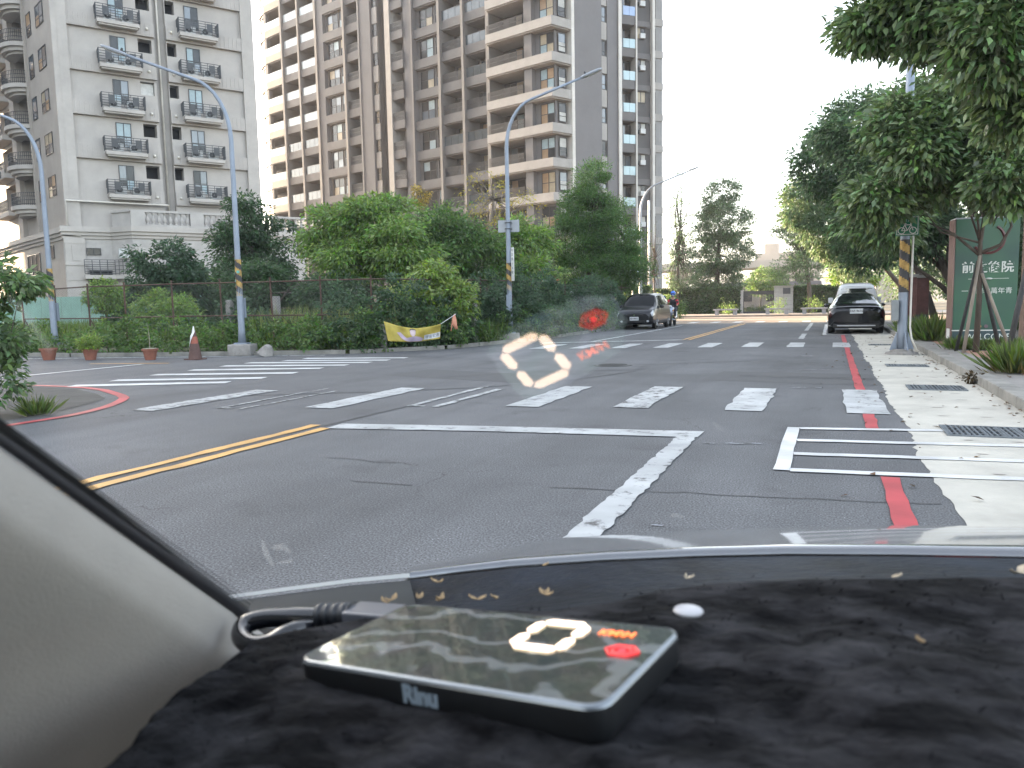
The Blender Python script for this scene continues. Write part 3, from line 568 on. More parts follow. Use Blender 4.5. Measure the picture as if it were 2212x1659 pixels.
# right rear wing with blue glass balconies
pw = Vector((-21.05+25.09, 83.73-73.6, 0)); ca, sa = cos(rad(17)), sin(rad(17)); O4 = (pw.x*ca-pw.y*sa, pw.x*sa+pw.y*ca, 0); A4 = rad(107-48)
s = MB(O4, A4); s.box(-1.4, -.75, .6, 6, 0, H); s.box(-.75, 4.9, 1.6, 7, 0, H); s.build('rear_wing_wall', T3, TW)
s = MB(O4, A4); s.box(1.33, 1.5, -.25, 1.6, 0, H); s.box(3.36, 3.66, -.25, 1.6, 0, H); s.build('fin', M('white_trim', (.5, .48, .45)), TW)
s = MB(O4, A4); s.box(1.5, 3.36, .3, 1.6, 0, H); s.build('wall', T3, TW)
s = MB(O4, A4); s.box(3.66, 4.75, .1, 1.6, 0, H); s.build('wall', M('tower_panel', (.2, .2, .2), .7, .1, .6), TW)
BLU = [RBG, RBG, RBG, RBG, RB, RB]
for k, zb in enumerate(FL):
    z = zb-.57
    s = MB(O4, A4); s.box(-.75, 1.33, -.1, 1.6, z+.15, z+1.05); s.build('floor_band', T4, TW)
    r = MB(O4, A4)
    for i in range(2): r.box(-.12+.73*i, .58+.73*i, -.14, -.11, z+1.07, z+2.0)
    r.build('balcony_rail', RB if k > 6 else RBG, TW)
    r = MB(O4, A4); r.box(-.7, -.16, -.12, -.09, z+1.07, z+2.0); r.build('balcony_rail', RD, TW)
    win(TW, O4, A4, -.7, 1.3, z+1.1, z+3.3, 1.0, 3, 1, [GL, GLB, GL], FRM, name='balcony_door')
    win(TW, O4, A4, 1.6, 2.75, z+2.2, z+3.4, .29, 2, 1, [GL, CURT, CURW], FRM)
    s = MB(O4, A4); s.box(1.5, 2.85, -.1, .29, z+3.42, z+3.5); s.build('ledge', T4, TW); s = MB(O4, A4); s.box(1.5, 3.36, .2, .3, z+.05, z+.75); s.build('floor_band', T4, TW)
    if rng.random() < .7: a = MB(O4, A4); a.box(2.0, 2.6, -.05, .24, z+2.25, z+2.75); a.build('air_conditioner', ACM, TW)
    s = MB(O4, A4); s.box(3.67, 4.8, .0, .1, z+.35, z+1.1); s.build('pale_band', T2, TW); s = MB(O4, A4); s.box(3.7, 3.9, .04, .1, z+1.15, z+3.4); s.build('slit', HOLE, TW)
q = MB(); q.box(-52, 7, -.5, 17, H, H+1); q.build('roof', T4, TW)
# ================================================================= street furniture
GALV = M('galvanised_blue', (.22, .255, .31), .55, .12, 2., 5, metal=.35); ALU = M('aluminium', (.27, .29, .32), .45, .1, 3, metal=.4); CONB = M('concrete_block', (.22, .21, .2), .9, .3, 4, 7, .4, 30)
BLK = M('black_stripe', (.03, .03, .035), .6, .3, 6); YEL = M('yellow_stripe', (.33, .21, .06), .7, .5, 9); LAMPG = M('lamp_glass', (.6, .62, .65), .2, .1)
def stripe_band(t, r, z0, z1, n=3):
    """black and yellow spiral wrap"""
    mb = MB(); N = 24; K = 36
    for j in range(K):
        for i in range(N):
            a0, a1 = 2*pi*i/N, 2*pi*(i+1)/N; za, zb = z0+(z1-z0)*j/K, z0+(z1-z0)*(j+1)/K
            mb.k = int(((j/K)*n*2+i/N*2) % 2)
            mb.add([(r*cos(a0), r*sin(a0), za), (r*cos(a1), r*sin(a1), za), (r*cos(a1), r*sin(a1), zb), (r*cos(a0), r*sin(a0), zb)], [(0, 1, 2, 3)])
    return mb.build('stripe_band', [YEL, BLK], t)
def lamp(label, x, y, h, arm, rise, ang, r=.074, col=GALV, block=True, band=(1.55, 2.55), box=True, group='street lamps along the vacant lot', headtilt=.12, z0=.1):
    t = thing('street_lamp', label, 'street lamp', (x, y, z0), ang, group)
    z = h-rise
    pts = [(0, 0, .25), (0, 0, .6), (0, 0, z*.5), (0, 0, z)]; rs = [r*1.55, r*1.25, r*1.05, r*.85]
    for i in range(1, 9):
        a = i/8*pi/2*.86; pts.append((arm*.42*(1-cos(a)), 0, z+rise*.72*sin(a))); rs.append(r*(.85-.25*i/8))
    pts.append((arm, 0, h)); rs.append(r*.5)
    mb = MB(); mb.tube(pts, rs, 12); mb.build('pole', col, t, True)
    d = np.array(pts[-1])-np.array(pts[-2]); e = np.array(pts[-1]); u = d/np.linalg.norm(d); n_ = np.array([-u[2], 0, u[0]])
    hd = MB(); ro = []
    for s_, w_, th in ((-.1, .05, .04), (0, .11, .05), (.3, .13, .055), (.55, .12, .045), (.62, .08, .03)):
        c_ = e+u*s_; ro.append([c_+np.array([0, w_, 0])+n_*th*.2, c_+np.array([0, w_*.7, 0])+n_*th, c_+np.array([0, -w_*.7, 0])+n_*th, c_+np.array([0, -w_, 0])+n_*th*.2, c_+np.array([0, -w_*.9, 0])-n_*th*.6, c_+np.array([0, w_*.9, 0])-n_*th*.6])
    hd.loft(ro, True); hd.add(ro[0], [tuple(range(6))]); hd.add(ro[-1], [tuple(range(6))[::-1]]); ho = hd.build('lamp_head', ALU, t)
    g = MB(); c0 = e+u*.12-n_*.045; g.add([c0+np.array([0, .09, 0]), c0-np.array([0, .09, 0]), c0+u*.38-np.array([0, .09, 0]), c0+u*.38+np.array([0, .09, 0])], [(0, 1, 2, 3)]); g.build('lamp_glass', LAMPG, ho)
    k = MB(); k.tube([e+u*.08+n_*.04, e+u*.08+n_*.14], [.04, .03], 8); k.build('sensor', FRM, ho)
    if band: stripe_band(t, r*1.14, *band)
    if box: b_ = MB(); b_.box(-.1, .08, -r*1.25-.1, -r*1.2, .95, 1.5); b_.build('meter_box', GALV, t, False, .008)
    if block: b_ = MB(); b_.prism([(-.32, -.32), (.32, -.32), (.32, .32), (-.32, .32)], -.1, .22); b_.build('base', CONB, t, False, .03)
    bp = MB(); bp.box(-.18, .18, -.18, .18, .22, .26); bp.build('base_plate', GALV, t)
    return t
def heightat(px, py, x, y):
    """height at which the vertical through (x,y) passes picture height py"""
    lo, hi = -5, 60
    for _ in range(50):
        m_ = (lo+hi)/2
        if proj((x, y, m_))[1] > py: lo = m_
        else: hi = m_
    return lo
LP = [(-22.3, 16.7), (-15.15, 16.95), (-9.95, 23.9)]
h0 = heightat(0, 130, *LP[1])
lamp('street lamp with a curved arm behind the traffic cone, stickers and stripes on its pole', *LP[1], h0+.1, 2.75, 2.3, rad(203))
lamp('leftmost street lamp, rising behind the potted plant by the near shrub', *LP[0], h0-.2, 2.6, 2.3, rad(203))
lamp('street lamp carrying a blank sign board, beside the yellow banner', LP[2][0], LP[2][1], heightat(0, 185, *LP[2])+.1, 2.55, 2.2, rad(20), box=True)
# stickers on the cone-side pole
st = thing('sticker', 'torn patchwork of notices pasted on the pole behind the cone', 'notice', (LP[1][0], LP[1][1], .1))
mb = MB()
for i in range(14):
    a = rad(-170+rng.random()*120); z = 1.65+rng.random()*.7; w_ = .03+.03*rng.random(); mb.k = i % 3; R_ = .1
    mb.add([(R_*cos(a-w_/R_), R_*sin(a-w_/R_), z), (R_*cos(a+w_/R_), R_*sin(a+w_/R_), z), (R_*cos(a+w_/R_), R_*sin(a+w_/R_), z+.07), (R_*cos(a-w_/R_), R_*sin(a-w_/R_), z+.07)], [(0, 1, 2, 3)])
mb.build('paper', [M('paper_white', (.5, .52, .52)), M('paper_teal', (.12, .4, .36)), M('paper_brown', (.2, .12, .08))], st)
# sign board seen from behind, and the small white notice below it
x, y = LP[2]
bz = heightat(0, 488, x, y); t = thing('sign_board', 'blank grey back of a square road sign clamped to the lamp pole', 'road sign', (x, y, 0), rad(12))
mb = MB(); w_ = .36; mb.box(-w_, w_, .1, .125, bz-.2, bz+.2); mb.build('plate', ALU, t, False, .01)
mb = MB()
for z in (bz-.1, bz+.1): mb.tube([(-.12, .08, z), (-.09, -.09, z), (.09, -.09, z), (.12, .08, z)], .012, 6)
mb.build('clamp', FRM, t)
z0, z1 = heightat(0, 607, x, y), heightat(0, 535, x, y)
t = thing('notice_strip', 'narrow white vertical street notice fixed beside the lamp pole', 'sign', (x+.14, y-.03, 0), rad(-30))
mb = MB(); mb.box(-.05, .09, -.012, .012, z0, z1); mb.build('plate', M('sign_white', (.6, .6, .58), .5), t, False, .004)
for i, s_ in enumerate('中正路18號'): text(s_, .1, M('sign_ink', (.06, .07, .1)), t, 'lettering', (.02, -.014, z1-.1-i*.145), (pi/2, 0, 0), .001)
# far street lamp by the conifer
fx, fy, _ = atY(1384, 640, 52); fh = heightat(0, 378, fx, fy); a = atY(1462, 376, 52)
lamp('distant pale street lamp with a long curved arm beyond the tall conifer', fx, fy, fh, 3.2, 2.6, rad(10), .1, ALU, False, None, False, None)
gx, gy, _ = atY(1368, 640, 60)
t = thing('flagpole', 'thin white pole beside the far building behind the dark minivan', 'pole', (*atY(1402, 640, 64)[:2], .1)); mb = MB(); mb.tube([(0, 0, 0), (0, 0, 9.5)], .09, 8); mb.build('shaft', M('white_pole', (.6, .6, .6)), t, True)
# convex mirror post
t = thing('traffic_mirror', 'round convex mirror on a thin post beside the conifer crown', 'mirror', (*atY(1367, 700, 50)[:2], .1)); mz = heightat(0, 592, *atY(1367, 700, 50)[:2])-.1
mb = MB(); mb.tube([(0, 0, 0), (0, 0, mz)], .05, 8); mb.build('post', ALU, t, True); mb = MB(); mb.tube([(.1, -.02, mz), (.1, -.1, mz), (.1, -.12, mz)], [.34, .34, .25], 18); mb.build('mirror_disc', M('mirror', (.8, .8, .8), .05, .02, 1, metal=1.), t, True)
# ---- the tall signpost in the gutter on the right
px_, py_ = 1.46, 18.95
t = thing('signpost', 'thick pale steel signpost with a stripe band standing in the concrete gutter', 'signpost', (px_, py_, .004))
mb = MB(); mb.tube([(0, 0, 0), (0, 0, .5), (0, 0, 3.5), (0, 0, 8.2)], [.105, .1, .092, .078], 16); mb.build('pole', GALV, t, True)
mb = MB(); mb.lathe([(.34, 0), (.32, .05), (.24, .06), (.22, .12)], (0, 0, 0), 8); mb.build('base', CONB, t)
mb = MB()
for k in range(4):
    a = k*pi/2+.4; c_, s_ = cos(a), sin(a); mb.add([(c_*.12-s_*.01, s_*.12+c_*.01, .1), (c_*.27-s_*.01, s_*.27+c_*.01, .1), (c_*.12-s_*.01, s_*.12+c_*.01, .5), (c_*.12+s_*.01, s_*.12-c_*.01, .1), (c_*.27+s_*.01, s_*.27-c_*.01, .1), (c_*.12+s_*.01, s_*.12-c_*.01, .5)], [(0, 1, 2), (5, 4, 3), (1, 4, 5, 2), (0, 3, 4, 1)])
mb.build('base_rib', GALV, t)
stripe_band(t, .1, heightat(0, 632, px_, py_), heightat(0, 518, px_, py_), 3)
mb = MB(); mb.tube([(.3, -.12, .06), (.18, -.08, .35), (.145, -.05, .6), (.15, -.05, 2.6)], .022, 8); mb.build('conduit', M('white_pipe', (.5, .5, .5)), t, True)
z0, z1 = heightat(0, 692, px_, py_), heightat(0, 648, px_, py_)
mb = MB(); mb.box(-.23, -.09, -.16, .1, z0, z1); mb.build('meter_box', M('grey_box', (.2, .22, .235), .5), t, False, .01)
GRN = M('sign_green', (.012, .17, .085), .45, .1, 2); GRND = M('sign_green_dark', (.02, .15, .12), .45, .15, 2); SW = M('sign_white', (.6, .6, .58), .5)
def plate(name, label, cx, cy, zc, w_, h_, body, mat, rz=0.):
    t = thing(name, label, 'road sign', (cx, cy, zc), rz); mb = MB(); mb.box(-w_/2, w_/2, -.012, .012, -h_/2, h_/2); mb.build('plate', mat, t, False, .008)
    mb = MB()
    for a, b_, c_, d in ((-w_/2+.02, w_/2-.02, h_/2-.035, h_/2-.02), (-w_/2+.02, w_/2-.02, -h_/2+.02, -h_/2+.035), (-w_/2+.02, -w_/2+.035, -h_/2+.035, h_/2-.035), (w_/2-.035, w_/2-.02, -h_/2+.035, h_/2-.035)): mb.box(a, b_, -.016, -.0125, c_, d)
    mb.build('border', SW, t)
    return t
z = heightat(0, 488, px_, py_-.18)
t = plate('bicycle_sign', 'green sign with a white bicycle at the top of the striped pole', px_+.02, py_-.18, z, .46, .42, '', GRN)
mb = MB()
for xx in (-.11, .11): mb.tube([(xx+.065*cos(a), -.016, -.1+.065*sin(a)) for a in np.linspace(0, 2*pi, 17)], .009, 5, False)
for a, b_ in (((-.11, -.1), (-.05, .02)), ((-.05, .02), (.07, .02)), ((.07, .02), (.11, -.1)), ((-.05, .02), (-.0, -.1)), ((-.0, -.1), (.07, .02)), ((.07, .02), (.06, .06)), ((-.06, .05), (-.02, .05)), ((-.11, -.1), (0, -.1)), ((-.05, .02), (-.05, .05)), ((.06, .06), (.1, .05))): mb.tube([(a[0], -.016, a[1]), (b_[0], -.016, b_[1])], .009, 5)
mb.build('bicycle_symbol', SW, t)
text('自行車', .09, SW, t, 'lettering', (0, -.0135, .125), (pi/2, 0, 0), .001)
plate('street_sign', 'dark teal sign half hidden in leaves just above the bicycle sign', px_+.05, py_-.16, heightat(0, 447, px_, py_), .46, .3, '', GRND)
z = heightat(0, 365, px_, py_-.16); t = plate('direction_sign', 'upper dark green sign with faint white writing buried in the leaves', px_-.28, py_-.16, z, .42, .5, '', GRND)
text('往市區', .11, SW, t, 'lettering', (0, -.0135, .05), (pi/2, 0, 0), .001); mb = MB(); mb.tube([(.1, .0, 0), (.3, .15, 0)], .02, 6); mb.build('bracket', ALU, t)
# ---- chain-link fence round the lot
RUST = M('rusty_steel', (.07, .04, .03), .8, .4, 5); WIRE = M('fence_wire', (.06, .062, .06), .6, .3, 5, metal=.4)
fp = [(-26, 18.4), (-20.6, 17.9), (-15.4, 18.6), (-12.6, 19.6), (-11.2, 21.6), (-10.5, 25.5), (-10.5, 43)]
FZ = 2.02
fen = thing('chain_link_fence', 'rusty chain-link fence with thin posts round the overgrown lot', 'fence', (0, 0, .08))
along = []
for a, b_ in zip(fp, fp[1:]):
    a, b_ = np.array(a), np.array(b_); L = np.linalg.norm(b_-a); n_ = max(1, round(L/1.9))
    for i in range(n_): along.append(a+(b_-a)*i/n_)
along.append(np.array(fp[-1]))
for i, p_ in enumerate(along):
    mb = MB(); lean = rng.normal(size=2)*.02; mb.tube([(p_[0], p_[1], 0), (p_[0]+lean[0], p_[1]+lean[1], FZ+.12)], .028, 6)
    if i % 2 == 0: mb.tube([(p_[0], p_[1], 1.0), (p_[0]+.4, p_[1]+.25, 0)], .02, 5)
    mb.build('post', RUST, fen)
for z in (FZ, 1.02):
    mb = MB(); mb.tube([(p_[0], p_[1], z+rng.normal()*.012) for p_ in along], .02, 6); mb.build('rail', RUST, fen)
mb = MB(); sp = .085
for a, b_ in zip(along, along[1:]):
    L = np.linalg.norm(b_-a); u = (b_-a)/L; z_lo = .9
    for s_ in np.arange(-(FZ-z_lo), L, sp):
        for dr in (1, -1):
            s0, s1 = s_, s_+(FZ-z_lo); q0, q1 = max(s0, 0), min(s1, L)
            if q1-q0 < .02: continue
            h0_, h1_ = z_lo+(q0-s0), z_lo+(q1-s0)
            if dr < 0: h0_, h1_ = FZ+z_lo-h0_, FZ+z_lo-h1_
            A_, B_ = a+u*q0, a+u*q1; w2 = .0035
            mb.add([(*A_, h0_-w2), (*B_, h1_-w2), (*B_, h1_+w2), (*A_, h0_+w2)], [(0, 1, 2, 3)])
mb.build('wire_mesh', WIRE, fen)
# old concrete marker posts behind the fence
for (px1, px2, top, bot, Y, lab) in ((490, 506, 648, 690, 20.0, 'short grey concrete marker post left of the striped lamp pole'), (592, 607, 640, 700, 20.3, 'grey concrete marker post with pale paint flakes right of the striped lamp pole'), (835, 850, 640, 690, 21, 'grey concrete marker post in tall grass left of the banner'), (1010, 1030, 635, 690, 22, 'grey concrete marker post behind the vine above the banner'), (818, 835, 700, 745, 18.9, 'stub of a concrete post at the left end of the banner')):
    P = atY((px1+px2)/2, bot, Y); w_ = (px2-px1)/F*Y*1.02; z1 = heightat(0, top, P[0], P[1])
    o = MB().box(-w_/2, w_/2, -w_/2, w_/2, 0, z1-.08).build('concrete_post', CONB, None, False, .02); o.location = (P[0], P[1], .08); tag(o, lab, 'post', 'old concrete posts in the lot')
# green hoarding at the back of the lot
t = thing('hoarding', 'pale green sheet hoarding below the pale block', 'hoarding', (-38, 33, 0), rad(20)); mb = MB()
for i in range(28): mb.box(-8+i*.6, -7.42+i*.6, (i % 2)*.02, .04+(i % 2)*.02, 0, 2.25)
mb.build('sheet', M('hoarding_green', (.2, .33, .28), .6, .15, 1.), t)
t = thing('site_hoarding', 'white and grey site panel behind the fence near the conifer', 'panel', (*atY(1242, 660, 40)[:2], 0), rad(-15)); mb = MB(); mb.box(-.75, .7, 0, .04, .3, 2.05); mb.box(-.9, .9, -.03, -.005, 1.75, 1.83); mb.build('sheet', M('panel_white', (.42, .43, .45), .6, .25, 1.5), t); mb = MB(); mb.box(-.6, -.52, .05, .12, 0, 2.1); mb.box(.55, .63, .05, .12, 0, 2.1); mb.build('post', RUST, t)
# orange site arm poking up
P = atY(1186, 640, 38); t = thing('site_machine', 'orange and tan arm of a site machine poking above the fence', 'machine', (P[0], P[1], 0)); z1 = heightat(0, 590, P[0], P[1]); mb = MB()
mb.tube([(-.55, 0, z1+.8), (-.25, 0, 2.2), (-.1, 0, 1.2)], .07, 6); mb.tube([(.1, 0, .8), (.12, 0, z1-.1), (.5, 0, z1-.35), (.6, 0, 1.6)], .1, 6); mb.build('arm', M('orange_paint', (.5, .16, .06), .6, .25, 3), t)
# ---- pots and cone on the lot's edge
TERRA = M('terracotta', (.2, .078, .052), .8, .2, 6, 6, .2, 40)
def pot(x, y, r, label, plant, gm):
    t = thing('potted_plant', label, 'potted plant', (x, y, .0), 0, 'plant pots along the lot edge')
    mb = MB(); mb.lathe([(r*.68, 0), (r*.95, r*1.25), (r*1.08, r*1.26), (r*1.1, r*1.55), (r*.95, r*1.56), (r*.9, r*1.3)], (0, 0, 0), 18); mb.build('pot', TERRA, t, False)
    plant(t, r, gm); return t
LBR = leaf_mat('leaf_bright', (.2, .29, .075)); LMID = leaf_mat('leaf_mid', (.1, .175, .052)); LDK = leaf_mat('leaf_dark', (.062, .112, .05)); LBLUE = leaf_mat('leaf_bluish', (.062, .112, .06)); LYEL = leaf_mat('leaf_yellow', (.28, .26, .05), .03, .2, .3); LNEW = leaf_mat('leaf_new', (.165, .265, .07)); LCON = leaf_mat('leaf_conifer', (.095, .175, .055), gloss=.6); LNEAR = leaf_mat('leaf_near', (.135, .205, .085), .035, .3, .5, .4, .3); LGRY = leaf_mat('leaf_greyed', (.11, .175, .09)); LORN = leaf_mat('leaf_orange', (.32, .26, .07), .02)
BARK = M('bark', (.075, .06, .048), .9, .35, 6, 8, .5, 25, stretch=(1, 1, .25)); BARKP = M('bark_pale', (.17, .14, .11), .9, .3, 6, 8, .4, 25, stretch=(1, 1, .25))
def bushy(t, r, gm): leaves('foliage', [(0, 0, r*2.5, r*1.5, r*1.3, r*1.0)], 60, 26, .07, gm, t, .12, .1)
def wispy(t, r, gm):
    leaves('foliage', [(-.08, 0, r*2.4, r*.8, r*.8, r*.9)], 16, 14, .07, gm, t, .1, .2)
def stick(t, r, gm):
    mb = MB(); mb.tube([(0, 0, r), (.01, 0, r*3), (-.02, 0, r*5)], [.012, .01, .006], 5); mb.lathe([(r*.9, r*1.5), (r*.88, r*1.62)], (0, 0, 0), 14); mb.build('stem', M('dry_soil', (.25, .23, .18), .9), t); leaves('foliage', [(-.02, 0, r*5, r*.4, r*.4, r*.8)], 5, 6, .06, gm, t, .07, .2)
pot(-19.85, 14.65, .21, 'wide terracotta pot with a sparse plant at the foot of the leftmost lamp', wispy, LMID)
pot(-18.5, 14.85, .19, 'terracotta pot with a round bright green bush', bushy, LBR)
pot(-16.6, 15.1, .19, 'terracotta pot with a single dry stem', stick, LMID)
t = thing('traffic_cone', 'faded brown traffic cone with a white torn wrap leaning on the lot edge', 'traffic cone', (-15.3, 15.35, 0)); mb = MB(); mb.box(-.2, .2, -.2, .2, 0, .03); mb.lathe([(.17, .03), (.1, .45), (.04, .74), (.03, .76)], (0, 0, 0), 16); mb.build('cone_body', M('cone_brown', (.085, .045, .038), .7, .3, 5), t)
mb = MB(); mb.lathe([(.106, .42), (.09, .53), (.072, .6)], (.0, -.004, 0), 14); mb.build('reflective_sleeve', M('cone_orange', (.28, .08, .05), .6), t); mb = MB()
mb.loft([[(-.12, -.02, .3), (-.06, -.12, .33), (.0, -.118, .5)], [(-.085, -.04, .58), (-.03, -.095, .62), (.05, -.08, .64)], [(-.05, -.02, .7), (0, -.055, .72), (.05, -.02, .72)], [(-.02, 0, .86), (0, -.01, .88), (.02, 0, .86)]]); mb.build('white_wrap', M('wrap_white', (.6, .6, .6), .6), t)
o = MB().tube([(0, 0, 0), (.05, .02, .12), (.12, 0, .26), (.13, .0, .3)], [.24, .2, .1, .02], 7).build('broken_stone', CONB); o.location = (-14.2, 16.75, .02); tag(o, 'grey pointed stone beside the concrete foot of the lamp pole', 'stone')
# ---- yellow banner and orange streamer on the hedge
def banner():
    c0, c1, c2, c3 = [atY(*p_, Y) for p_, Y in (((829, 694), 17.15), ((952, 700), 17.9), ((951, 731), 17.9), ((838, 737), 17.15))]
    NX, NZ = 36, 12; n_ = np.cross(c1-c0, c3-c0); n_ /= np.linalg.norm(n_); n_ *= np.sign(-n_[1])
    rows = []
    def P(u, v, off=0.):
        top = c0+(c1-c0)*u; bot = c3+(c2-c3)*u; p_ = top+(bot-top)*v; sag = .14*sin(pi*u)*(1-v)+.05*sin(pi*u)*v
        fold = .03*sin(9*u+5*v)*(1-.5*v)+.025*sin(21*u-3*v)+.05*sin(3*u+2*v); return p_+np.array([0, 0, -sag])+n_*(fold+off)
    mb = MB(); mb.loft([[P(i/NX, j/NZ) for i in range(NX+1)] for j in range(NZ+1)])
    t = thing('banner', 'crumpled yellow election banner with a faded figure tied low on the hedge', 'banner', (0, 0, 0)); o = mb.build('cloth', M('banner_yellow', (.36, .29, .055), .7, .3, 2.5), t, True); s_ = o.modifiers.new('thickness', 'SOLIDIFY'); s_.thickness = .004
    def patch(name, poly, mat, off):
        """a printed patch following the cloth"""
        mb = MB(); us = [q[0] for q in poly]; vs = [q[1] for q in poly]; N = 14
        # fill by scanlines in u
        u0, u1 = min(us), max(us); cols = []
        for i in range(N+1):
            u = u0+(u1-u0)*(i+.001)/(N+.002); xs = []
            for a, b_ in zip(poly, poly[1:]+poly[:1]):
                if (a[0]-u)*(b_[0]-u) <= 0 and a[0] != b_[0]: xs.append(a[1]+(b_[1]-a[1])*(u-a[0])/(b_[0]-a[0]))
            if len(xs) >= 2: lo, hi = min(xs), max(xs); cols.append([P(u, lo+(hi-lo)*j/6, off) for j in range(7)])
        mb.loft(cols); mb.build(name, mat, t, True)
    patch('printed_panel', [(.7, .58), (.995, .52), (.995, .88), (.68, .92)], M('print_white', (.5, .52, .55), .7, .2, 3), .012)
    patch('printed_figure', [(.2, .45), (.27, .4), (.36, .75), (.5, .62), (.6, .64), (.68, .8), (.66, .97), (.45, .99), (.36, .96), (.28, .82)], M('print_lilac', (.33, .27, .36), .7, .3, 4), .011)
    patch('printed_face', [(.44, .2), (.47, .12), (.52, .12), (.545, .2), (.54, .45), (.51, .62), (.47, .62), (.445, .45)], M('print_face', (.42, .34, .36), .7, .25, 5), .014)
    patch('printed_hair', [(.435, .24), (.45, .08), (.5, .04), (.54, .1), (.555, .22), (.53, .16), (.47, .15)], M('print_hair', (.1, .08, .06), .7), .017)
    # lettering bent to the cloth
    c = text('宇宙宏遠', 1., M('print_ink', (.05, .06, .1), .7), t, 'lettering', (0, 0, 0), (0, 0, 0), 0.)
    me = c.data; xs = [v.co.x for v in me.vertices]; ys = [v.co.y for v in me.vertices]; x0, x1, y0, y1 = min(xs), max(xs), min(ys), max(ys)
    for v in me.vertices: v.co = Vector(P(.725+.25*(v.co.x-x0)/(x1-x0), .86-.26*(v.co.y-y0)/(y1-y0)-.05*(v.co.x-x0)/(x1-x0), .017))
    mb = MB(); mb.tube([c1, c1+(atY(985, 678, 18.1)-c1)], .008, 5); mb.build('cord', M('cord_white', (.5, .52, .54)), t)
banner()
P0 = atY(981, 690, 18.1)
mb = MB(); mb.loft([[P0+np.array([-.02, 0, .12]), P0+np.array([.03, 0, .14])], [P0+np.array([-.05, -.03, 0]), P0+np.array([.08, -.03, .02])], [P0+np.array([-.02, -.05, -.14]), P0+np.array([.1, -.04, -.12])], [P0+np.array([.04, -.03, -.26]), P0+np.array([.12, -.04, -.25])]])
mb.loft([[P0+np.array([-.04, -.03, 0]), P0+np.array([-.01, -.03, 0])], [P0+np.array([-.09, -.05, -.3]), P0+np.array([-.06, -.05, -.3])]])
o = mb.build('streamer', M('streamer_orange', (.5, .22, .14), .6, .25, 6), None, True); o.modifiers.new('thickness', 'SOLIDIFY').thickness = .004; tag(o, 'frayed orange streamer hanging above the right end of the banner', 'streamer')
# ================================================================= vehicles and rider
def carpaint(name, col, metal=.5, rough=.25): return M(name, col, rough, .06, 1., 2, metal=metal, coat=1.)
CGD = M('tinted_glass', (.004, .005, .006), .06, .2, 1, 2, spec=.12); TYRE = M('tyre', (.018, .018, .019), .85, .3, 8); RIM = M('wheel_rim', (.3, .31, .32), .35, .15, 5, metal=.7); CGL = glass_mat('car_glass', (.012, .014, .016), .03); CGL.node_tree.nodes['Principled BSDF'].inputs['IOR'].default_value = 2.0; LGT = M('headlight', (.5, .52, .55), .08, .25, 8, coat=1.); TL = M('tail_light', (.05, .006, .007), .1, .2, 6, coat=1.); PLT = M('number_plate', (.62, .64, .66), .45, .06, 4); INK = M('plate_ink', (.03, .03, .04), .6); BLKP = M('black_plastic', (.015, .015, .016), .55, .2, 4); CHR = M('chrome', (.55, .56, .58), .12, .05, 2, metal=1.)
class Body:
    def __init__(s, st):
        s.P = np.array([[(0, y, zl), (wl*.75, y, zl), (wl, y, zl+.08), (max(wl, wb)+.025, y, zl+(zb-zl)*.55), (wb, y, zb), (wb+(wt-wb)*.82, y, zb+(zt-zb)*.82), (wt*.72, y, zt), (0, y, zt+.012)] for y, zl, zb, zt, wl, wb, wt in st])
    def __call__(s, t, q, off=0., side=1):
        def cr(A, x):
            n = len(A)-1; i = int(min(max(x, 0), n-1e-6)); f = x-i; p = [A[min(max(i+k, 0), n)] for k in (-1, 0, 1, 2)]
            tn = .5  # softened Catmull-Rom
            m0, m1 = (p[2]-p[0])*tn*.8, (p[3]-p[1])*tn*.8
            return p[1]*(2*f**3-3*f**2+1)+m0*(f**3-2*f**2+f)+p[2]*(-2*f**3+3*f**2)+m1*(f**3-f**2)
        f = lambda t_, q_: cr(cr(s.P.transpose(1, 0, 2), q_) if False else np.array([cr(s.P[:, k], t_) for k in range(8)]), q_)
        p = f(t, q)
        if off:
            e = .02; a = f(t+e, q)-f(t-e, q); b = f(t, q+e)-f(t, q-e); n = np.cross(a, b); n /= (np.linalg.norm(n) or 1)
            if n[0] < 0 or (abs(n[0]) < .3 and n[2] < 0 and q > 4): n = -n
            p = p+n*off
        return np.array([p[0]*side, p[1], p[2]])
    def mesh(s):
        n = len(s.P)-1; ts = np.linspace(0, n, n*5+1); qs = np.linspace(0, 7, 29); mb = MB()
        rows = []
        for t in ts: h_ = [s(t, q) for q in qs]; rows.append(h_+[np.array([-p[0], p[1], p[2]]) for p in h_[-2:0:-1]])
        mb.loft(rows, True); mb.add(rows[0], [tuple(range(len(rows[0])))]); mb.add(rows[-1], [tuple(range(len(rows[0])))[::-1]]); return mb
    def patch(s, mb, t0, t1, q0, q1, off=.006, sides=(1, -1), nt=6, nq=6, taper=0.):
        for sd_ in sides: mb.loft([[s(t0+(t1-t0)*i/nt, q0+(q1-q0)*j/nq, off, sd_) for j in range(nq+1)] for i in range(nt+1)])
        return mb
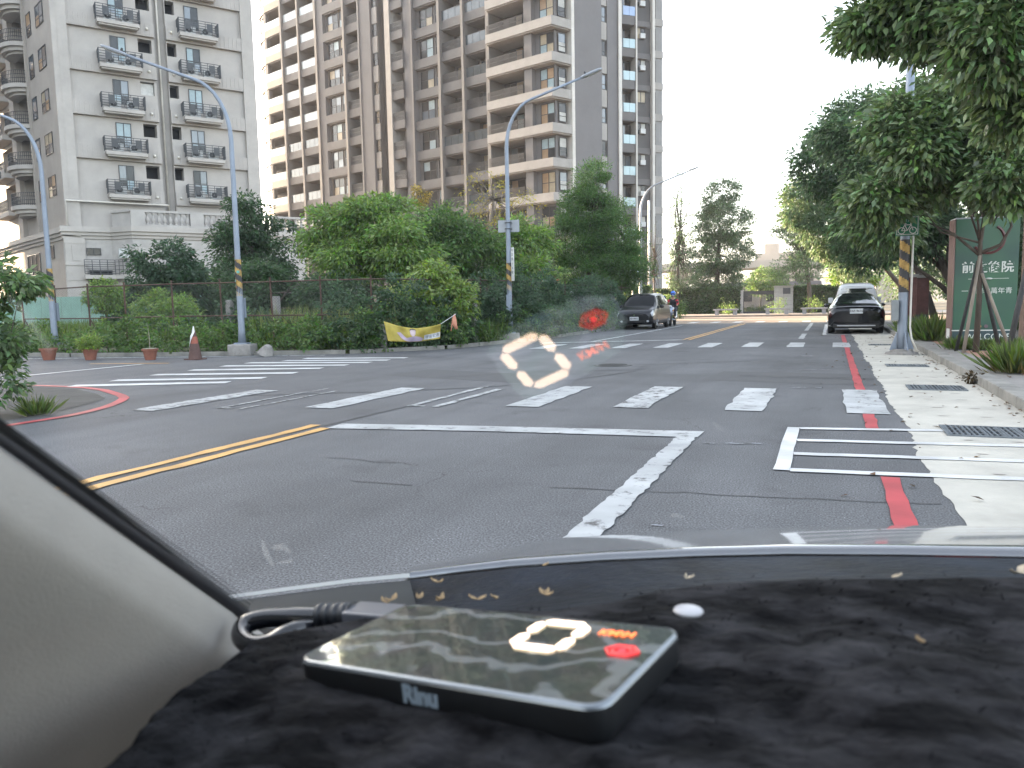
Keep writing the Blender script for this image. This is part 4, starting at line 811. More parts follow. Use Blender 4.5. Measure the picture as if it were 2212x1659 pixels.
def wheel(parent, x, y, r, w_):
    mb = MB(); n = 26
    pr = [(-w_/2, r*.62), (-w_/2, r*.93), (-w_/2+.03, r), (w_/2-.03, r), (w_/2, r*.93), (w_/2, r*.62)]
    mb.tube([(x+a, y, r) for a, b_ in pr], [b_ for a, b_ in pr], n); o = mb.build('wheel', TYRE, parent, True)
    s_ = 1 if x > 0 else -1; mb = MB(); mb.tube([(x+s_*(w_/2+.004), y, r), (x+s_*(w_/2+.008), y, r)], [r*.64, r*.6], n)
    for k in range(5):
        a = 2*pi*k/5+.3; mb.tube([(x+s_*(w_/2+.012), y+.05*cos(a), r+.05*sin(a)), (x+s_*(w_/2+.016), y+r*.6*cos(a), r+r*.6*sin(a))], [.035, .025], 5)
    mb.build('rim', RIM, o)
def plate_on(parent, y, z, txt, face, w_=.42, h_=.17):
    mb = MB(); mb.box(-w_/2, w_/2, y-.012, y+.012, z-h_/2, z+h_/2); o = mb.build('number_plate', PLT, parent, False, .004)
    text(txt, .105, INK, o, 'lettering', (0, y+face*.0135, z), (pi/2, 0, 0 if face < 0 else pi), .0008, bold=.002)
def arches(parent, ys, hw, r):
    mb = MB()
    for y in ys:
        for s_ in (-1, 1): mb.tube([(s_*(hw-.12), y, r+.02), (s_*(hw+.012), y, r+.02)], r*1.16, 24)
    mb.build('wheel_arch', BLKP, parent)
# ---- black saloon, seen from behind
B = Body([(-.02, .4, .68, .8, .74, .76, .62), (.07, .27, .76, .93, .87, .86, .7), (.22, .22, .82, .99, .9, .89, .72), (.55, .2, .89, 1.02, .92, .9, .7), (1.0, .2, .92, 1.19, .92, .9, .63), (1.7, .2, .93, 1.41, .91, .9, .56), (2.3, .2, .93, 1.44, .91, .9, .56), (2.95, .2, .92, 1.38, .91, .9, .56), (3.7, .2, .9, 1.03, .9, .87, .66), (4.3, .22, .8, .9, .86, .82, .64), (4.68, .34, .62, .7, .6, .62, .5)])
car = thing('parked_car', 'shiny black saloon parked at the gutter, seen from behind', 'car', (.83, 29.75, .008), rad(0))
B.mesh().build('body', M('black_paint', (.003, .0035, .005), .1, .06, 1., 2, coat=.8, spec=.3), car, True)
g = MB(); B.patch(g, 3.25, 5.0, 5.3, 7, .008); g.build('rear_window', CGL, car, True)
[B.patch(MB(), 4.2, 7.4, 4.25, 5.1, .008, (s_,), nt=14).build('side_window', CGL, car, True) for s_ in (1, -1)]
g = MB(); B.patch(g, 7.15, 7.95, 5.3, 7, .008); g.build('windscreen', CGL, car, True)
for s_ in (1, -1): g = MB(); B.patch(g, .35, 1.9, 3.3, 4.2, .012, (s_,)); g.build('tail_light', TL, car, True)
g = MB(); g.loft([[(x, .06+.05*(x/.7)**2, 1.0-.04*(x/.7)**2) for x in np.linspace(-.7, .7, 15)], [(x, -.03+.06*(x/.7)**2, 1.02-.05*(x/.7)**2) for x in np.linspace(-.7, .7, 15)]]); o = g.build('boot_lip', BLKP, car, True); o.modifiers.new('thickness', 'SOLIDIFY').thickness = .015
g = MB(); g.box(-.75, .75, -.03, .2, .2, .36); g.build('rear_diffuser', BLKP, car, False, .03); g = MB(); g.box(-.62, .62, -.045, -.02, .27, .31); g.build('reflector_strip', M('dull_silver', (.4, .41, .42), .4), car)
for s_ in (1, -1): g = MB(); g.box(s_*.68-.09, s_*.68+.09, -.01, .06, .47, .5); g.build('reflector', TL, car)
for s_ in (1, -1): g = MB(); g.ell((s_*1.0, 3.15, .99), (.1, .06, .075), 10, 8); g.build('wing_mirror', carpaint('black_paint', (.01,)*3), car, True)
plate_on(car, -.04, .8, 'EAF-9616', -1); arches(car, (.95, 3.75), .9, .33)
for x in (.78, -.78):
    for y in (.95, 3.75): wheel(car, x*1.02, y, .335, .23)
# ---- white van in front of it
B = Body([(-.02, .4, 1.0, 1.55, .72, .78, .6), (.06, .3, 1.02, 1.8, .84, .85, .64), (.5, .2, 1.03, 1.88, .87, .86, .66), (1.8, .2, 1.03, 1.92, .87, .86, .66), (3.0, .2, 1.02, 1.88, .87, .86, .64), (3.7, .2, 1.0, 1.2, .86, .84, .66), (4.2, .24, .85, .95, .82, .78, .6), (4.4, .36, .65, .75, .6, .6, .5)])
van = thing('parked_van', 'white van parked ahead of the black saloon, seen from behind', 'van', (.98, 35.6, .008))
B.mesh().build('body', carpaint('white_car_paint', (.55, .56, .57), 0., .3), van, True)
g = MB(); g.loft([[(x, -.005-.02*(1-(x/.62)**2)+.0, 1.12) for x in np.linspace(-.66, .66, 9)], [(x*.9, .03-.02*(1-(x/.62)**2), 1.66) for x in np.linspace(-.66, .66, 9)]]); o = g.build('rear_window', CGL, van, True); o.location.y = -.03
[B.patch(MB(), 1.6, 4.4, 4.2, 5.1, .008, (s_,), nt=12).build('side_window', CGL, van, True) for s_ in (1, -1)]
for s_ in (1, -1): g = MB(); B.patch(g, .2, .9, 3.2, 4.3, .012, (s_,)); g.build('tail_light', TL, van, True); g = MB(); g.box(s_*1.0-.1, s_*1.0+.1, 3.0, 3.1, 1.05, 1.3); g.build('wing_mirror', PLT, van, False, .03)
plate_on(van, -.05, .8, 'AKB-2086', -1); arches(van, (.85, 3.5), .86, .32)
for x in (.76, -.76):
    for y in (.85, 3.5): wheel(van, x, y, .32, .2)
# ---- dark minivan facing us
B = Body([(-.03, .4, .6, .72, .66, .66, .52), (.08, .26, .74, .84, .82, .8, .62), (.3, .22, .84, .95, .85, .83, .68), (.72, .2, .95, 1.05, .87, .86, .72), (1.15, .2, .99, 1.36, .87, .87, .68), (1.62, .2, 1.0, 1.63, .87, .87, .62), (2.6, .2, 1.02, 1.7, .87, .87, .62), (3.9, .2, 1.02, 1.66, .87, .86, .61), (4.3, .25, .97, 1.3, .84, .82, .62), (4.45, .4, .85, 1.05, .74, .7, .5)])
mv = thing('parked_minivan', 'dark grey minivan parked facing us under the tall conifer', 'car', (-8.5, 35.6, .008), rad(0))
GP = M('graphite_paint', (.02, .021, .025), .3, .06, 1., 2, metal=.3, coat=.35, spec=.25)
B.mesh().build('body', GP, mv, True)
g = MB(); B.patch(g, 3.15, 4.85, 5.15, 7, .008, nt=10); g.build('windscreen', CGD, mv, True)
[B.patch(MB(), a, b, 4.2, 5.05, .008, (s_,)).build('side_window', CGD, mv, True) for s_ in (1, -1) for a, b in ((3.9, 5.3), (5.4, 6.4), (6.5, 7.3))]
for s_ in (1, -1): g = MB(); B.patch(g, .75, 2.05, 3.35, 4.35, .014, (s_,)); g.build('headlight', LGT, mv, True); g = MB(); g.ell((s_*.98, 1.5, 1.05), (.12, .07, .09), 10, 8); g.build('wing_mirror', BLKP, mv, True)
g = MB(); g.box(-.42, .42, -.055, .02, .62, .7); g.build('grille', BLKP, mv, False, .02); g = MB(); g.box(-.5, .5, -.05, .03, .3, .42); g.build('lower_intake', BLKP, mv, False, .03)
g = MB(); g.tube([(0, -.06, .66), (0, -.075, .66)], .055, 6); g.build('badge', CHR, mv); plate_on(mv, -.07, .5, '6B-0062', -1)
for s_ in (1, -1): g = MB(); g.ell((s_*.62, -.0, .37), (.07, .05, .05), 10, 8); g.build('fog_light', LGT, mv, True)
arches(mv, (.85, 3.55), .86, .31)
for x in (.77, -.77):
    for y in (.85, 3.55): wheel(mv, x*1.02, y, .315, .2)
g = MB()
for i in range(4): B.patch(g, 4.0, 7.3, 3.2, 3.25, .006, (1, -1)) if i == 0 else None
g.build('side_trim', BLKP, mv)
# ---- scooter and its rider
SCO = (-7.72, 40.2, .004)
sc = thing('scooter', 'silver blue scooter ridden past the parked minivan', 'scooter', SCO)
mb = MB(); 
def swheel(y): wheel(sc, .0, y, .25, .11)
swheel(.0); swheel(1.25)
SB = carpaint('scooter_paint', (.3, .35, .45), .4, .25)
mb = MB(); mb.loft([[(-.08, -.14, .5), (-.05, -.2, .5), (.05, -.2, .5), (.08, -.14, .5)], [(-.17, .0, .7), (-.08, -.16, .72), (.08, -.16, .72), (.17, .0, .7)], [(-.2, .1, .92), (-.1, -.06, .95), (.1, -.06, .95), (.2, .1, .92)], [(-.14, .18, 1.03), (-.07, .06, 1.06), (.07, .06, 1.06), (.14, .18, 1.03)]]); o = mb.build('front_shield', SB, sc, True); o.modifiers.new('thickness', 'SOLIDIFY').thickness = .03
mb = MB(); mb.ell((0, .02, 1.02), (.1, .1, .065), 12, 8); mb.build('headlight', LGT, sc, True)
mb = MB(); mb.loft([[(-.1, -.16, .47), (0, -.27, .45), (.1, -.16, .47)], [(-.1, .1, .55), (0, .0, .56), (.1, .1, .55)]]); mb.tube([(0, .1, .9), (0, 0, .25)], .035, 8); o = mb.build('mudguard', BLKP, sc); 
mb = MB(); mb.tube([(-.34, .22, 1.05), (-.15, .14, 1.06), (.15, .14, 1.06), (.34, .22, 1.05)], .02, 8); mb.build('handlebar', BLKP, sc, True)
for s_ in (-1, 1): mb = MB(); mb.tube([(s_*.26, .18, 1.06), (s_*.34, .14, 1.22)], .01, 6); mb.ell((s_*.35, .14, 1.25), (.07, .02, .05), 10, 6); mb.build('mirror', BLKP, sc, True)
mb = MB(); mb.box(-.15, .15, .2, .75, .3, .38); mb.loft([[(-.16, .7, .4), (-.14, .68, .74), (.14, .68, .74), (.16, .7, .4)], [(-.19, 1.0, .38), (-.16, 1.0, .78), (.16, 1.0, .78), (.19, 1.0, .38)], [(-.1, 1.5, .6), (-.1, 1.5, .8), (.1, 1.5, .8), (.1, 1.5, .6)]]); mb.build('rear_body', SB, sc, True)
mb = MB(); mb.box(-.15, .15, .66, 1.4, .79, .87); mb.build('seat', BLKP, sc, False, .04)
for s_ in (-1, 1): mb = MB(); mb.ell((s_*.17, -.03, .82), (.035, .03, .03), 8, 6); mb.build('indicator', M('amber', (.5, .2, .03), .2), sc, True)
def skin(name, joints, edges, mat, parent, sub=2):
    me = bpy.data.meshes.new(name); me.from_pydata([j[:3] for j in joints], edges, []); o = link(name, me, mat, parent)
    sk = o.modifiers.new('skin', 'SKIN'); sk.use_smooth_shade = True
    for v, j in zip(me.skin_vertices[0].data, joints): v.radius = (j[3], j[4] if len(j) > 4 else j[3])
    me.skin_vertices[0].data[0].use_root = True; sb = o.modifiers.new('smooth', 'SUBSURF'); sb.levels = sub; sb.render_levels = sub; return o
SKN = M('skin', (.42, .25, .18), .55, .08, 5)
pr = thing('person', 'scooter rider in a bright blue helmet and a red and black jacket', 'person', SCO)
J = [(0, .9, .92, .15, .11), (0, .87, 1.12, .14, .1), (0, .84, 1.33, .16, .1), (0, .83, 1.46, .055), (0, .81, 1.56, .075, .085), (0, .8, 1.66, .085, .095), (0, .82, 1.74, .05),
     (-.18, .84, 1.37, .055), (-.29, .62, 1.2, .042), (-.31, .34, 1.09, .033), (-.31, .25, 1.06, .03), (.18, .84, 1.37, .055), (.29, .62, 1.2, .042), (.31, .34, 1.09, .033), (.31, .25, 1.06, .03),
     (-.11, .85, .9, .08), (-.19, .48, .84, .065), (-.17, .42, .46, .045), (-.17, .3, .4, .035), (.11, .85, .9, .08), (.19, .48, .84, .065), (.17, .42, .46, .045), (.17, .3, .4, .035)]
E_ = [(0, 1), (1, 2), (2, 3), (3, 4), (4, 5), (5, 6), (2, 7), (7, 8), (8, 9), (9, 10), (2, 11), (11, 12), (12, 13), (13, 14), (0, 15), (15, 16), (16, 17), (17, 18), (0, 19), (19, 20), (20, 21), (21, 22)]
skin('body', J, E_, SKN, pr)
fat = lambda ids, k: [(*J[i][:3], *[r*1.18+k for r in J[i][3:]]) for i in ids]
def sub(ids): m_ = {a: i for i, a in enumerate(ids)}; return [(m_[a], m_[b]) for a, b in E_ if a in m_ and b in m_]
ids = [0, 1, 2, 7, 8, 11, 12]; skin('jacket', fat(ids, .015), sub(ids), M('jacket_black', (.02, .02, .024), .7, .3, 6), pr)
for s_ in (8, 12):
    a = {8: [7, 8, 9], 12: [11, 12, 13]}[s_]; skin('sleeve', [(*J[i][:3], J[i][3]*1.18+.022) for i in a], [(0, 1), (1, 2)], M('jacket_red', (.4, .02, .03), .7, .25, 6), pr)
ids = [0, 15, 16, 17, 19, 20, 21]; skin('trousers', fat(ids, .008), sub(ids), M('trousers', (.03, .035, .05), .8, .3, 5), pr)
mb = MB(); mb.ell((0, .82, 1.7), (.135, .15, .14), 18, 12); o = mb.build('helmet', M('helmet_blue', (.02, .14, .6), .2, .08, 3, coat=1.), pr, True)
mb = MB(); mb.ell((0, .79, 1.69), (.128, .14, .05), 16, 8); mb.build('helmet_brim', M('helmet_trim', (.02, .05, .2), .3), o, True)
mb = MB(); mb.ell((0, .735, 1.585), (.066, .05, .05), 10, 8); mb.build('face_mask', M('mask', (.3, .33, .38), .8), pr, True)
for s_ in (-1, 1):
    mb = MB(); mb.ell((s_*.03, .712, 1.645), (.013, .01, .008), 8, 6); mb.build('eye', INK, pr, True)
    for k in range(5):
        if k == 4: q = [(s_*.29, .26, 1.07, .012), (s_*.27, .225, 1.045, .011), (s_*.29, .2, 1.03, .009)]
        else: x = s_*(.285+k*.019); q = [(x, .235, 1.075, .0105), (x, .195, 1.072, .01), (x, .185, 1.045, .009), (x, .21, 1.03, .0085)]
        skin('finger', q, [(i, i+1) for i in range(len(q)-1)], SKN, pr, 1)
    mb = MB(); mb.ell((s_*.17, .3, .41), (.05, .13, .045), 10, 8); mb.build('shoe', BLKP, pr, True)
LSH = leaf_mat('leaf_shrub', (.12, .19, .08), .03, .3, .5, .4, .42)
# ================================================================= vegetation
def EL(x0, x1, y0, y1, Y, deep=None):
    """an ellipsoid of foliage whose outline spans the given picture box at distance Y"""
    P = atY((x0+x1)/2, (y0+y1)/2, Y); dz = (P-C)@CF; rx, rz = (x1-x0)/2/F*dz, (y1-y0)/2/F*dz; return [*P, rx, deep or rx*.9, rz]
def tree_at(name, label, cat, foot, els, tr, clumps, per, ln, lm, bm=None, group=None, path=None, **kw):
    fx, fy = foot; rel = [[e[0]-fx, e[1]-fy, e[2], *e[3:]] for e in els]; c = np.mean([r[:3] for r in rel], 0)
    path = path or [(0, 0, -.1), (c[0]*.2+.05, c[1]*.2, c[2]*.35), (c[0]*.5-.05, c[1]*.5, c[2]*.7), (c[0]*.8, c[1]*.8, c[2]*1.02)]
    return tree(name, label, cat, fx, fy, rel, path, tr, clumps, per, ln, lm, bm or BARK, group, **kw)
foot = lambda x, y, Y: tuple(atY(x, y, Y)[:2])
LG = 'trees and shrubs in the overgrown lot'
tree_at('broadleaf_tree', 'dark bluish drooping tree in front of the pale block terrace', 'tree', foot(350, 690, 24.5), [EL(285, 420, 512, 610, 24.5), EL(270, 370, 560, 650, 24.2), EL(350, 450, 560, 680, 24.5)], .09, 130, 55, .2, LBLUE, group=LG, crad=.34)
tree_at('broadleaf_tree', 'tall dark tree rising between the pale block and the tower', 'tree', foot(545, 690, 31), [EL(490, 575, 420, 540, 31), EL(455, 550, 490, 610, 30.5), EL(530, 650, 455, 600, 32), EL(470, 640, 560, 660, 30)], .16, 130, 130, .2, LDK, group=LG, crad=.72, flat=.5)
tree_at('broadleaf_tree', 'broad tree with fresh light green top, the widest one in the lot', 'tree', foot(800, 690, 28), [EL(650, 790, 455, 570, 28), EL(730, 900, 425, 540, 28.5), EL(680, 860, 520, 610, 27), EL(790, 930, 480, 590, 27)], .2, 190, 140, .2, LNEW, group=LG, crad=.8, flat=.36)
tree_at('broadleaf_tree', 'mid green tree filling the lot behind the vine, under the bare twigs', 'tree', foot(980, 690, 30), [EL(880, 1040, 445, 580, 31), EL(950, 1080, 480, 620, 31), EL(840, 1010, 530, 640, 29.5)], .16, 150, 140, .2, LMID, group=LG, crad=.8, flat=.38)
tree_at('broadleaf_tree', 'rounded mid green tree behind the lamp with the sign board', 'tree', foot(1130, 700, 33), [EL(1060, 1190, 470, 600, 34), EL(1080, 1210, 560, 670, 32.5)], .13, 100, 140, .2, LNEW, group=LG, crad=.75, flat=.4)
tree_at('shrub', 'dark green mounded shrub spilling from below the tall dark tree', 'shrub', foot(560, 700, 25), [EL(470, 640, 570, 690, 25.5), EL(640, 800, 590, 680, 25)], .08, 260, 50, .17, LDK, group=LG, crad=.4)
tree_at('shrub', 'vine covered shrub with bright leafy top right of the banner posts', 'shrub', foot(935, 720, 21.6), [EL(890, 985, 562, 640, 21.8), EL(840, 960, 610, 690, 21.2), EL(930, 1030, 600, 700, 21.6)], .06, 190, 50, .15, LBR, group=LG, crad=.3, flat=.4)
tree_at('shrub', 'pale green feathery shrub before the pale block pier', 'shrub', foot(230, 690, 21.5), [EL(190, 265, 602, 680, 21.5)], .04, 60, 50, .11, LNEW, group=LG, crad=.25)
tree_at('shrub', 'mid green shrub between the two left lamp poles', 'shrub', foot(350, 720, 20.6), [EL(285, 420, 628, 720, 20.8), EL(330, 440, 650, 740, 20.4)], .05, 150, 50, .12, LNEW, group=LG, crad=.3)
tree_at('shrub', 'mid green shrub on the fence under the sign board lamp', 'shrub', foot(1080, 720, 26), [EL(1040, 1180, 620, 740, 26), EL(1000, 1100, 630, 720, 24)], .05, 200, 50, .13, LBLUE, group=LG, crad=.34)
tree_at('shrub', 'greyish shrub on the fence between the conifer and the sign board lamp', 'shrub', foot(1210, 715, 31), [EL(1150, 1270, 640, 715, 32), EL(1130, 1220, 630, 700, 29)], .05, 170, 50, .13, LGRY, group=LG, crad=.34)
tree_at('bare_tree', 'thin grey tree with sparse yellowing leaves before the tower', 'tree', foot(1040, 690, 44), [EL(990, 1110, 365, 480, 44), EL(1020, 1180, 400, 500, 44)], .12, 60, 14, .18, LYEL, BARKP, LG, crad=.6, nbranch=44)
tree_at('small_tree', 'small golden tree top showing before the tower window bay', 'tree', foot(908, 640, 46), [EL(893, 924, 398, 450, 46)], .06, 26, 40, .16, LORN, group=LG, crad=.35)
def skirt(name, label, cat, pts, r, h, lm, per_m, ln, z0=.08, group=None, kind=None):
    """low growth along a line"""
    pts = [np.array(p, float) for p in pts]; els = []
    for a, b in zip(pts, pts[1:]):
        L = np.linalg.norm(b-a); n = max(1, int(L/(r*.8)))
        for i in range(n): q = a+(b-a)*(i+.5)/n+rng.normal(size=2)*r*.25; hh = h*(.65+.6*rng.random()); els.append([q[0], q[1], z0+hh*.4, r*(.8+.4*rng.random()), r*(.8+.4*rng.random()), hh*.6])
    tot = sum(np.linalg.norm(b-a) for a, b in zip(pts, pts[1:])); k = int(tot*per_m)
    o = thing(name, label, cat, (0, 0, 0), 0, group) if not kind else None
    leaves('foliage' if o else name, els, k, 40, ln, lm, o, .24, .35, .5, .5, .6)
    if kind: bpy.data.objects[-1] if False else None
    return o
def stuff(name, fn):
    before = set(bpy.data.objects); fn()
    for o in set(bpy.data.objects)-before: o['kind'] = 'stuff'
edge = [(-24.5, 16.7), (-20.4, 16.35), (-16.6, 17.2), (-12.75, 18.2), (-10.95, 20.4), (-10.0, 25), (-9.95, 34), (-10.1, 42)]
def mass(name, pts, r, h, lm, per, ln):
    def f():
        P = [np.array(p, float) for p in pts]; els = []
        for a, b in zip(P, P[1:]):
            L = np.linalg.norm(b-a); n = max(1, int(L/(r*.7)))
            for i in range(n): q = a+(b-a)*(i+.5)/n+rng.normal(size=2)*r*.3; hh = h*(.55+.75*rng.random()); els.append([q[0], q[1], .08+hh*.42, r*(.8+.5*rng.random()), r*(.8+.5*rng.random()), hh*.6])
        tot = sum(np.linalg.norm(b-a) for a, b in zip(P, P[1:])); leaves(name, els, int(tot*per), 42, ln, lm, None, .22, .4, .55, .55, .55)
    stuff(name, f)
mass('undergrowth', edge, .55, .95, LMID, 26, .1)
mass('undergrowth', [(-22, 19.5), (-14, 20.5), (-11.6, 23), (-11.4, 33)], .8, 1.2, LBLUE, 26, .13)
mass('undergrowth', [(-13.4, 18.3), (-11.3, 20.3), (-10.4, 25), (-10.3, 38)], .6, 2.1, LBLUE, 44, .12)
mass('undergrowth', [(-12.4, 18.2), (-10.9, 20.3), (-10.0, 25), (-9.95, 40)], .4, 1.3, LDK, 40, .1)
mass('undergrowth', [(-30, 26), (-20, 28), (-14, 30), (-13, 40)], 1.5, 2.2, LDK, 30, .2)
mass('undergrowth', [(-34, 31), (-24, 35), (-18, 40), (-13, 44)], 1.8, 3.0, LMID, 26, .22)
def blades(name, x0, x1, y0, y1, n, h, mat, z=.09, cl=None):
    def f():
        pos = np.stack([x0+(x1-x0)*rng.random(n), y0+(y1-y0)*rng.random(n), np.full(n, z)], 1)
        if cl: pos = np.array([(*c, z) for c in cl])[rng.integers(len(cl), size=n)]+np.c_[rng.normal(size=(n, 2))*.12, np.zeros(n)]
        ax = rng.normal(size=(n, 3))*.35; ax[:, 2] = 1; L = h*(.5+rng.random(n)*.8); leaf_mesh(name, pos, ax, rng.normal(size=(n, 3)), L, L*.035+.012, mat, None)
    stuff(name, f)
GRS = leaf_mat('grass_blade', (.11, .17, .045)); GRS2 = leaf_mat('grass_dry', (.16, .2, .07))
blades('grass', -24, -12.5, 18.6, 23, 9000, .7, GRS); blades('grass', -17, -11.5, 19.2, 24.5, 5000, 1.1, GRS2); blades('grass', -40, -22, 18, 32, 9000, .8, GRS); blades('grass', -11.6, -9.9, 22, 43, 6000, .7, GRS)
# ---- conifers by the minivan and beyond the cross street
tree_at('conifer', 'tall bushy conifer with two trunks standing over the minivan', 'tree', foot(1290, 690, 42.5), [EL(1240, 1325, 352, 450, 42.5), EL(1210, 1345, 400, 520, 42.5), EL(1185, 1300, 470, 580, 42), EL(1265, 1392, 450, 590, 43), EL(1195, 1395, 540, 630, 42.5)], .2, 300, 290, .16, LCON, crad=.72, droop=.1, wr=.26, flat=.42, nbranch=26, shell=.72,
        path=[(-.55, 0, 0), (-.5, 0, 2.0), (-.3, 0, 4.2), (.0, 0, 7.4)], extra=lambda mb: mb.tube([(.9, .2, 0), (.85, .2, 2), (.5, .1, 4.2)], [.16, .14, .08], 8))
FG = 'trees beyond the cross street'
tree_at('conifer', 'thin see-through conifer left of the dense far tree', 'tree', foot(1462, 660, 70), [EL(1455, 1478, 370, 430, 70), EL(1444, 1496, 420, 500, 70), EL(1438, 1505, 490, 580, 70), EL(1436, 1510, 560, 635, 70)], .16, 200, 36, .2, LGRY, group=FG, crad=.55, droop=.1, wr=.3, flat=.35, nbranch=60, shell=.2)
tree_at('conifer', 'dense dark double crowned tree behind the far hedge', 'tree', foot(1545, 665, 74), [EL(1560, 1600, 385, 440, 74), EL(1515, 1570, 390, 470, 74), EL(1500, 1625, 430, 530, 74), EL(1485, 1630, 500, 590, 74), EL(1490, 1610, 570, 640, 74)], .3, 520, 60, .24, LGRY, group=FG, crad=.6, droop=.1, wr=.35, flat=.5)
tree_at('bare_tree', 'leafless twiggy tree by the tower foot', 'tree', foot(1412, 665, 66), [EL(1396, 1436, 480, 640, 66)], .1, 50, 3, .12, LGRY, group=FG, crad=.4, nbranch=50)
tree_at('conifer', 'airy tree with layered twigs over the right end of the far hedge', 'tree', foot(1750, 665, 68), [EL(1690, 1770, 405, 480, 68), EL(1668, 1780, 450, 540, 68), EL(1680, 1790, 530, 610, 68)], .2, 300, 40, .22, LGRY, group=FG, crad=.6, droop=.15, wr=.35, flat=.3, nbranch=40, shell=.25)
tree_at('shrub', 'low rounded tree behind the gate', 'tree', foot(1640, 670, 92), [EL(1608, 1700, 580, 640, 92)], .1, 120, 50, .25, LMID, group=FG, crad=.6)
# ---- row of street trees on the right
RG_ = 'street trees along the right pavement'
tree_at('street_tree', 'street tree spreading furthest over the parked cars', 'tree', (4.3, 47), [EL(1690, 1790, 380, 500, 47), EL(1730, 1870, 400, 560, 47), EL(1780, 1900, 470, 600, 47.5)], .16, 360, 50, .24, LGRY, group=RG_, crad=.5, droop=.45, wr=.36)
tree_at('street_tree', 'dark street tree above the white van', 'tree', (4.4, 39), [EL(1715, 1880, 275, 430, 39), EL(1780, 1940, 330, 500, 39), EL(1800, 1950, 430, 590, 39)], .17, 460, 50, .22, LDK, group=RG_, crad=.5, droop=.45, wr=.36)
tree_at('street_tree', 'street tree with a leaning forked trunk behind the signpost', 'tree', (4.3, 30), [EL(1775, 1960, 205, 360, 30.5), EL(1840, 2010, 260, 450, 30), EL(1880, 2060, 400, 560, 29.5)], .19, 500, 50, .2, LGRY, group=RG_, crad=.46, droop=.45, wr=.36,
        path=[(0, 0, 0), (-.15, 0, 1.0), (-.75, -.3, 2.0), (-1.3, -.5, 3.6)], extra=lambda mb: (mb.tube([(-.2, 0, 1.0), (.1, .1, 2.2), (.0, 0, 4)], [.14, .11, .06], 8), mb.tube([(-.1, 0, .8), (-.9, -.6, 1.6), (-1.9, -1., 2.4)], [.1, .08, .04], 7)))
tree_at('street_tree', 'leafy street tree between the signpost and the green billboard', 'tree', (4.1, 24.5), [EL(1900, 2070, 170, 330, 24.5), EL(1930, 2140, 280, 430, 24.5), EL(1835, 2000, 430, 530, 23.5), EL(2050, 2230, 180, 400, 25)], .17, 540, 48, .19, LNEAR, group=RG_, crad=.42, droop=.5, wr=.34,
        path=[(0, 0, 0), (-.1, 0, 1.2), (-.2, 0, 2.4), (-.4, -.1, 4.6)], extra=lambda mb: mb.tube([(-.1, 0, .9), (-.5, -.2, 1.8), (-.8, -.2, 3.2)], [.11, .09, .05], 7))
def stakes(mb): pass
tr_ = tree_at('young_tree', 'young staked tree standing in front of the green billboard', 'tree', (2.72, 17.9), [EL(2000, 2130, 140, 300, 17.5), EL(2060, 2230, 210, 420, 17.5), EL(2110, 2250, 300, 450, 16.8), EL(1970, 2080, 330, 440, 18), EL(1880, 2010, 215, 345, 17.6), EL(1830, 1965, 385, 470, 17.7), EL(1930, 2060, 250, 400, 17.3)], .062, 500, 44, .18, LNEAR, BARK, RG_, crad=.32, droop=.55, wr=.42, nbranch=7,
        path=[(0, 0, .1), (.02, 0, 1.2), (.0, 0, 2.3), (.12, -.05, 3.6)], extra=lambda mb: (mb.tube([(0, 0, 2.05), (-.45, .1, 2.5), (-.9, .1, 2.75)], [.03, .025, .015], 6), mb.tube([(0, 0, 2.1), (.35, 0, 2.25), (.52, 0, 2.6), (.42, 0, 2.95)], [.035, .03, .025, .02], 6)))
tree_at('street_tree', 'nearest street tree, its boughs hanging into the top right corner', 'tree', (4.6, 12.6), [EL(1830, 1990, 5, 105, 13), EL(1950, 2120, -90, 130, 12.5), EL(2060, 2260, -80, 190, 12), EL(2120, 2290, 120, 300, 12.6), EL(1900, 2050, -120, 20, 12.5)], .12, 420, 46, .16, LNEAR, BARKP, RG_, crad=.3, droop=.55, wr=.4, nbranch=40, shell=.35)
WOODP = M('stake_wood', (.2, .17, .14), .85, .35, 6, 7, .3, 30, stretch=(1, 1, .2)); WOODD = M('stake_dark', (.035, .035, .036), .8, .3, 6)
def stake(name, a, b, r, mat, label):
    o = MB().tube([a, b], [r, r*.85], 9).build(name, mat, None, True); tag(o, label, 'stake', 'wooden stakes propping the young trees')
stake('tree_stake', (2.45, 17.55, .1), (2.72, 17.88, 2.05), .035, WOODP, 'pale stake leaning from the left foreground of the young tree')
stake('tree_stake', (2.42, 18.3, .1), (2.7, 17.95, 1.95), .035, WOODD, 'black stake on the left behind the young tree')
stake('tree_stake', (3.18, 18.1, .1), (2.74, 17.92, 1.85), .04, WOODD, 'black stake on the right side of the young tree')
stake('tree_stake', (3.3, 17.7, .1), (2.76, 17.86, 1.7), .035, WOODP, 'greyed stake slanting furthest right from the young tree')
a = atY(2172, 768, 14.3); b = atY(2222, 560, 14.3); stake('tree_stake', (a[0], a[1], .1), tuple(b), .045, WOODD, 'black leaning stake at the right frame edge beside a grass tuft')
